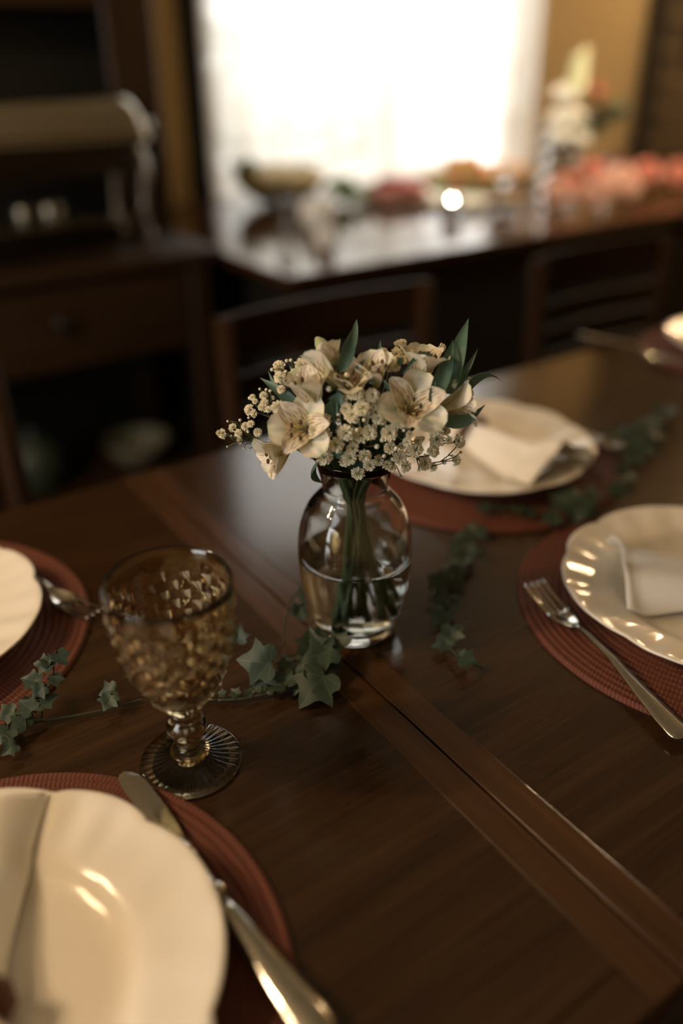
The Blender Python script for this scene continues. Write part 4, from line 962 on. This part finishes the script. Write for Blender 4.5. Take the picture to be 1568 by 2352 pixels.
# ------------------------------------------------------------------ buffet table with food
FY0, FY1, FX0, FX1 = 1.765, 2.93, 1.055, 3.75
ft = thing('buffet_table', 'glossy dark wooden buffet table set with food by the window', 'table', (0, 0, 0))
MB().box(FX0, FX1, FY0, FY1, T-.03, T, .004).build('table_top', M['wood_buffet'], ft)
for y in (FY0+.06, FY1-.08): MB().box(FX0+.1, FX1-.1, y, y+.02, T-.12, T-.03).build('apron', M['wood_chair'], ft)
MB().box(FX0+.13, FX1-.13, FY0+.10, FY0+.118, .06, T-.03).build('front_shade_sheet', M['cavity'], ft)  # dark sheet added to stand for the shade under the table
MB().box(FX0+.10, FX0+.118, FY0+.12, FY1-.13, .06, T-.03).build('end_shade_sheet', M['cavity'], ft)  # matching added sheet, dark like the shade at the table's end
for x in (FX0+.06, FX1-.13):
    for y in (FY0+.05, FY1-.12): MB().box(x, x+.07, y, y+.07, 0, T-.03, .005).build('leg', M['wood_chair_z'], ft)

def mound(r, h, n=32, m=9, rough=.006, seed=1):
    r_ = random.Random(seed); mb = MB()
    return mb.lathe([(r*.98, 0)]+[(r*math.cos(PI/2*k/m), h*math.sin(PI/2*k/m)) for k in range(1, m)]+[(0, h)], n, fn=lambda rr, z, a: (rr*(1+.04*math.sin(5*a+z*60)), z+rough*math.sin(9*a+rr*90)*math.cos(rr*120+3*a)*(1 if z > 0 else 0)))
def food(name, col, rough=.5, var=.5, scale=60):
    m = P(name, col, rough)
    link_base(m, ramp(m, noise(m, coord(m), scale, 4), [(0.35, tuple(c*var for c in col)), (0.65, col)])); return m
M['salad'] = food('potato_salad', (0.62, 0.50, 0.22), .6, .7)
M['meat'] = food('cured_meat', (0.42, 0.09, 0.045), .35, .5)
M['lettuce'] = leafy('lettuce', (0.12, 0.22, 0.05), (0.25, 0.36, 0.12), .5, .3)
M['bread'] = food('golden_crust', (0.55, 0.28, 0.07), .45, .6, 30)
M['tomato'] = P('tomato_red', (0.45, 0.04, 0.02), .2)
sbw = thing('salad_bowl', 'glass bowl of yellow potato salad at the left of the buffet', 'bowl', (1.60, 2.70, T))
bowl_mesh(.185, .105, .003, 40).build('bowl', M['pane'], sbw, True)
MB().lathe([(0, .012), (.08, .014), (.125, .04), (.158, .075), (.166, .088)]+[(.166*math.cos(PI/2*k/8), .088+.045*math.sin(PI/2*k/8)) for k in range(1, 8)]+[(0, .133)], 40, fn=lambda r, z, a: (r, z+(.005*math.sin(7*a+r*60)*math.cos(r*90) if z > .09 else 0))).build('potato_salad', M['salad'], sbw, True)
for x, y in ((-.12, -.02), (-.105, .03), (-.13, .05)): MB().sphere((x, y, .122), .022, 10, 7).build('tomato_garnish', M['tomato'], sbw, True)
lf = MB()
for k in range(7):
    a = 1.8+k*.35; lf.grid(lambda u, v: (-.12+.05*(u-.5)+.03*math.cos(a), .05*(v-.5)+.05*math.sin(a), .115+.03*math.sin(u*4+a)+.02*v), 4, 4)
lf.build('lettuce_garnish', M['lettuce'], sbw, True)
sp = thing('serving_spoon', 'dark serving spoon leaning out of the potato salad bowl', 'spoon', (1.70, 2.66, T+.10))
dvec = Vector((.26, -.06, .055))
MB().tube([Vector((0, 0, .035)), Vector((0, 0, .035))+dvec*.5, Vector((0, 0, .03))+dvec*.9], [.006, .007, .010], 8, flat=.5).build('handle', M['black_wood'], sp, True)
MB().sphere((-.03, .008, .028), .03, 12, 8, sq=(1.3, .9, .25)).build('spoon_bowl', M['black_wood'], sp, True)

def platter(name, label, loc, r, mat='china'):
    return tag(link(name, MB().lathe([(0, 0), (r*.6, 0), (r*.65, .004), (r*.97, .020), (r, .024), (r*.99, .026), (r*.65, .010), (0, .008)], 40).mesh(name, M[mat], True), None, loc), label, 'plate')
platter('meat_platter', 'round platter of red sliced meat in the middle of the buffet', (1.965, 2.50, T), .155)
sl = MB()
sl.lathe([(0, -.003), (.040, -.003), (.044, 0), (.040, .003), (0, .003)], 18)
slm = sl.mesh('meat_slice', M['meat'], True)
for k in range(16):
    a = 2*PI*k/11; rr = .085 if k < 11 else .035
    o = link('meat_slice', slm, None, (1.965+rr*math.cos(a), 2.50+rr*math.sin(a), T+.030+(.026 if k >= 11 else 0)))
    o.rotation_euler = (.55*math.sin(a), -.55*math.cos(a), a); o.scale = (1, 1.15, 1.6)
    tag(o, 'red slice of cured meat on the round buffet platter', 'meat', 'meat slices on the platter')
def lettuce(name, label, loc, r, n, seed):
    r_ = random.Random(seed); t = thing(name, label, 'lettuce', loc)
    for k in range(n):
        a = r_.uniform(0, 2*PI); q = r*math.sqrt(r_.random())
        s = r_.uniform(.03, .05); ph = r_.uniform(0, 6)
        o = MB().grid(lambda u, v: ((u-.5)*2*s, (v-.5)*1.5*s, .012*math.sin(u*7+ph)+.012*math.cos(v*6+ph)+.02*abs(u-.5)), 6, 5).build('lettuce_leaf', M['lettuce'], t, True, (q*math.cos(a), q*math.sin(a), .03+.03*r_.random()))
        o.rotation_euler = (r_.uniform(-.6, .6), r_.uniform(-.6, .6), a)
lettuce('lettuce_garnish', 'green lettuce leaves between the salad bowl and the meat', (1.80, 2.56, T), .06, 9, 4)
tr = thing('serving_tray', 'long steel tray of golden bread rolls at the back of the buffet', 'tray', (2.52, 2.68, T))
MB().box(-.24, .24, -.13, .13, 0, .012, .003).build('tray_base', M['steel_soft'], tr)
MB().tube([(-.24, -.13, .02), (.24, -.13, .02), (.24, .13, .02), (-.24, .13, .02), (-.24, -.13, .02)], .006, 8).build('tray_rim', M['steel_soft'], tr, True)
rl = MB().lathe([(0, 0), (.035, .002), (.046, .016), (.042, .034), (.026, .048), (0, .052)], 18, fn=lambda r, z, a: (r*(1+.03*math.cos(5*a)), z)).mesh('bread_roll', M['bread'], True)
for k in range(12):
    i, j2 = k % 5, k//5
    o = link('bread_roll', rl, None, (2.34+i*.090+(.04 if j2 == 2 else 0)+random.uniform(-.006, .006), 2.62+(j2 % 2)*.095+(.04 if j2 == 2 else 0), T+.0125+(.050 if j2 == 2 else 0)))
    o.rotation_euler.z = k; tag(o, 'golden bread roll on the steel buffet tray', 'bread', 'bread rolls on the tray')
lettuce('salad_leaves', 'mixed green leaves heaped in front of the bread tray', (2.28, 2.47, T), .10, 14, 9)
for k, (x, y) in enumerate(((2.20, 2.44), (2.30, 2.43), (2.36, 2.49))):
    o = MB().sphere((0, 0, .026), .026, 14, 9).build('cherry_tomato', M['tomato'], None, True, (x, y, T+.03)); tag(o, ('leftmost', 'middle', 'rightmost')[k]+' red tomato among the green leaves by the bread tray', 'tomato', 'tomatoes in the leaves')
o = link('glass_plate', MB().lathe([(0, 0), (.07, 0), (.13, .018), (.131, .022), (.07, .006), (0, .006)], 36).mesh('glass_plate', M['china'], True), None, (2.08, 2.30, T)); tag(o, 'small white plate in front of the meat platter', 'plate')

def wineglass(label, loc, s=1.0):
    t = thing('stemmed_glass', label, 'glass', loc, 0, 'stemmed glasses on the buffet')
    MB().lathe([(0, 0), (.034*s, 0), (.035*s, .002), (.008*s, .006), (0, .007)], 28).build('foot', M['glass'], t, True)
    MB().lathe([(0, .006), (.005*s, .006), (.004*s, .03*s), (.005*s, .07*s), (0, .071*s)], 12).build('stem', M['glass'], t, True)
    MB().lathe([(0, .068*s), (.02*s, .074*s), (.036*s, .095*s), (.040*s, .12*s), (.035*s, .155*s), (.0335*s, .155*s), (.038*s, .12*s), (.034*s, .096*s), (.018*s, .077*s), (0, .072*s)], 28).build('bowl', M['glass'], t, True)
wineglass('stemmed glass nearest the left end of the buffet', (1.36, 2.27, T), .8)
M['frosted'] = soft('frosted_white_glass', (0.92, 0.92, 0.90), .6, .3)
o = MB().lathe([(0, 0), (.030, 0), (.046, .010), (.054, .035), (.053, .065), (.045, .088), (.043, .088), (.050, .064), (.051, .036), (.043, .013), (0, .006)], 32).build('frosted_cup', M['frosted'], None, True, (1.450, 2.235, T)); tag(o, 'round frosted white glass cup in front of the potato salad', 'cup')
o = MB().lathe([(0, 0), (.018, 0), (.026, .006), (.030, .03), (.026, .055), (.0245, .055), (.028, .03), (.024, .009), (0, .004)], 28).build('frosted_cup', M['frosted'], None, True, (1.31, 1.98, T)); tag(o, 'small frosted white cup nearest the left corner of the buffet', 'cup')
def glint_stack(label, loc, n, r):  # made-up glass balls, added to turn the window into bright glints
    t = thing('glint_ball_stack', label, 'glass balls', loc, 0, 'glass balls added for glints')
    MB().lathe([(0, 0), (r*1.25, 0), (r*1.3, .006), (r*.5, .012), (0, .013)], 28).build('foot', M['glass'], t, True)
    z = .012
    for k in range(n):
        MB().sphere((0, 0, z+r*.96), r, 28, 18).build('glass_ball', M['glass'], t, True); z += r*1.92
    MB().lathe([(0, z), (r*.6, z), (r*.75, z+.012), (r*.5, z+.014), (0, z+.006)], 24).build('top_cup', M['glass'], t, True)
glint_stack('tall stack of clear glass balls added for glints left of the flower vase', (2.385, 2.20, T), 4, .030)
glint_stack('stack of clear glass balls added for glints in front of the flower vase', (2.42, 2.10, T), 3, .028)
glint_stack('short stack of two glass balls added for glints by the peach roses', (2.62, 2.12, T), 2, .030)
glint_stack('short stack of two glass balls added for glints left of the vase group', (2.20, 2.20, T), 2, .026)
def votive(label, loc):
    t = thing('votive_candle', label, 'candle', loc)
    MB().lathe([(0, 0), (.026, 0), (.030, .004), (.033, .06), (.031, .06), (.028, .008), (0, .006)], 24).build('holder', M['glass'], t, True)
    MB().lathe([(0, .007), (.026, .008), (.027, .03), (0, .03)], 20).build('wax', P('candle_wax', (.85, .8, .65), .5), t, True)
    MB().lathe([(0, .034), (.005, .040), (.0055, .046), (.003, .056), (0, .066)], 10).build('flame', emit('candle_flame', (1, .85, .62), 220), t, True)
votive('lit votive candle in glass near the middle of the buffet', (1.895, 2.115, T))
sd = thing('sauce_dish', 'small glass dish of red and green salad near the flower vase', 'bowl', (2.05, 2.03, T))
bowl_mesh(.065, .05, .003, 28).build('dish', M['glass'], sd, True)
for k in range(9):
    a = k*2.4; q = .012*math.sqrt(k)+.004
    MB().sphere((q*math.cos(a), q*math.sin(a), .042+.006*(k % 3)), .015, 8, 6).build('salad_piece', M['tomato'] if k % 3 == 0 else (M['lettuce'] if k % 3 == 1 else M['bread']), sd, True)

# tall flower arrangement and loose roses
av = thing('glass_vase', 'tall clear glass vase holding white flowers on the buffet', 'vase', (2.50, 2.24, T))
MB().lathe([(0, 0), (.05, 0), (.052, .004), (.046, .06), (.05, .12), (.07, .19), (.067, .19), (.047, .12), (.043, .06), (.046, .014), (0, .012)], 32).build('glass_body', M['glass'], av, True)
M['rose_pink'] = soft('pink_petal', (0.78, 0.34, 0.25), .3)
M['rose_blush'] = soft('blush_petal', (0.92, 0.66, 0.53), .35)
M['rose_white'] = soft('white_petal', (0.90, 0.90, 0.84), .45)
M['rose_red'] = soft('dark_red_petal', (0.16, 0.025, 0.02), .2)
def rose_mesh(name, mat):
    mb = MB(); r_ = random.Random(5)
    for ring, (cnt, op, ln) in enumerate(((3, 8, .8), (4, 22, .9), (5, 40, 1.0), (6, 62, 1.02))):
        for k in range(cnt):
            a = 2*PI*k/cnt+ring*.7; ca, sa = math.cos(a), math.sin(a)
            def fn(u, v):
                s = v*2-1; th = math.radians(op*(.25+.75*u)); rad = .12+ln*u*math.sin(th)*.8; z = ln*u*math.cos(th)*.8+.05
                w = .62*math.sin(PI*min(1, .12+u*.75))
                x = rad-.25*s*s*w; y = s*w
                return (x*ca-y*sa, x*sa+y*ca, z)
            mb.grid(fn, 5, 5)
    return mb.mesh(name, mat, True)
RM = {k: rose_mesh('bloom', M[k]) for k in ('rose_pink', 'rose_blush', 'rose_white', 'rose_red')}
sepal = MB().lathe([(0, -.25), (.2, -.2), (.34, 0), (.45, .12), (.3, .12), (0, .05)], 10).mesh('calyx', M['dark_leaf'], True)
def rose(label, group, head, foot, r, col):
    head, foot = Vector(head), Vector(foot)
    t = thing('rose', label, 'flower', foot, 0, group)
    d = (head-foot).normalized()+Vector((-.3, -.45, .35))
    fr = frame(d)
    for nm, me in (('bloom', RM[col]), ('calyx', sepal)): link(nm, me, t, mat=Matrix.LocRotScale(head-foot, fr.to_quaternion(), Vector((r, r, r))))
    MB().tube([Vector((0, 0, 0)), (head-foot)*.5+Vector((.006, .004, 0)), head-foot], .003, 6).build('stem', M['stem'], t, True)
    return t
base = (2.50, 2.24, T+.02)
WF = (((2.545, 2.28, 1.075), .058, 'white bloom highest in the tall glass vase below the gladiolus'), ((2.60, 2.26, 1.01), .052, 'white bloom at the right of the tall glass vase'), ((2.50, 2.24, 1.005), .058, 'largest white bloom in the middle of the tall glass vase'), ((2.45, 2.20, .955), .050, 'white bloom leaning left out of the tall glass vase'), ((2.565, 2.20, .945), .046, 'white bloom low at the front of the tall glass vase'))
for h, r, words in WF:
    rose(words, 'white flowers in the tall glass vase', h, base, r, 'rose_white')
rose('dusky pink rose at the upper right of the tall vase', 'pink roses', (2.74, 2.30, 1.085), base, .05, 'rose_pink')
rose('dark red rose right of the tall vase', 'dark roses', (2.76, 2.30, 1.02), base, .045, 'rose_red')
gl = thing('gladiolus_spike', 'pale green gladiolus spike topping the tall vase', 'flower', base)
hd = Vector((2.66, 2.33, 1.22))-Vector(base)
MB().tube([Vector((0, 0, 0)), hd*.5+Vector((.01, 0, 0)), hd], [.004, .003, .0015], 6).build('stem', M['stem'], gl, True)
pbud = MB().lathe([(0, -.02), (.012, -.01), (.017, .008), (.010, .025), (0, .034)], 9).mesh('bud', soft('pale_green_petal', (0.62, 0.64, 0.42)), True)
for k in range(7):
    q = hd*(.72+.045*k); link('bud', pbud, gl, mat=Matrix.LocRotScale(q+Vector((.016*(-1)**k, -.01, 0)), frame(Vector((.5*(-1)**k, -.5, 1))).to_quaternion(), Vector((1, 1, 1))*(1.5-.1*k)))
fo = thing('foliage_branch', 'dark leafy branch leaning right out of the tall vase', 'branch', base)
bh = Vector((2.95, 2.33, .99))-Vector(base)
MB().tube(smooth_path([(0, 0, 0), bh*.4+Vector((0, 0, .06)), bh], 6), .003, 6).build('stem', M['stem'], fo, True)
lm = MB().grid(lambda a, b: ((b-.5)*.045*math.sin(PI*(a*.94+.03)), .075*a, .012*math.sin(PI*a)), 6, 4).mesh('leaf', M['dark_leaf'], True)
for k in range(12):
    q = bh*(.45+.05*k); link('leaf', lm, fo, mat=Matrix.LocRotScale(q+Vector((0, 0, .05*math.sin(PI*min(1, .4+.05*k)))), frame(Vector((math.cos(k*2.1), math.sin(k*2.1), .6))).to_quaternion(), Vector((1, 1, 1))))
for x, y, z, r, c, words in ((2.25, 2.00, .055, .056, 'rose_blush', 'leftmost peach rose of the cluster below the tall vase'), (2.36, 2.05, .065, .055, 'rose_pink', 'deeper pink rose at the back left of the peach cluster'), (2.33, 1.92, .050, .052, 'rose_blush', 'peach rose at the front edge of the buffet, left one'), (2.45, 1.96, .060, .058, 'rose_blush', 'large peach rose in the middle of the front cluster'), (2.55, 1.95, .055, .055, 'rose_blush', 'peach rose at the front edge right of the middle'), (2.50, 2.06, .095, .056, 'rose_pink', 'deeper pink rose raised behind the peach cluster'), (2.62, 2.03, .075, .054, 'rose_blush', 'rightmost peach rose of the cluster below the tall vase')):
    rose(words, 'peach roses below the tall vase', (x, y, T+z), (x+.05, y+.07, T+.012), r, c)
for x, y, z, r, c, words in ((2.80, 2.06, .07, .058, 'rose_pink', 'dusky pink rose right of the peach cluster'), (2.93, 2.02, .06, .058, 'rose_pink', 'last dusky pink rose at the right end of the buffet')):
    rose(words, 'pink roses at the buffet right end', (x, y, T+z), (x+.05, y+.07, T+.012), r, c)
rose('dark red rose lying between the pink roses on the buffet', 'dark roses', (2.72, 2.16, T+.09), (2.76, 2.22, T+.012), .055, 'rose_red')
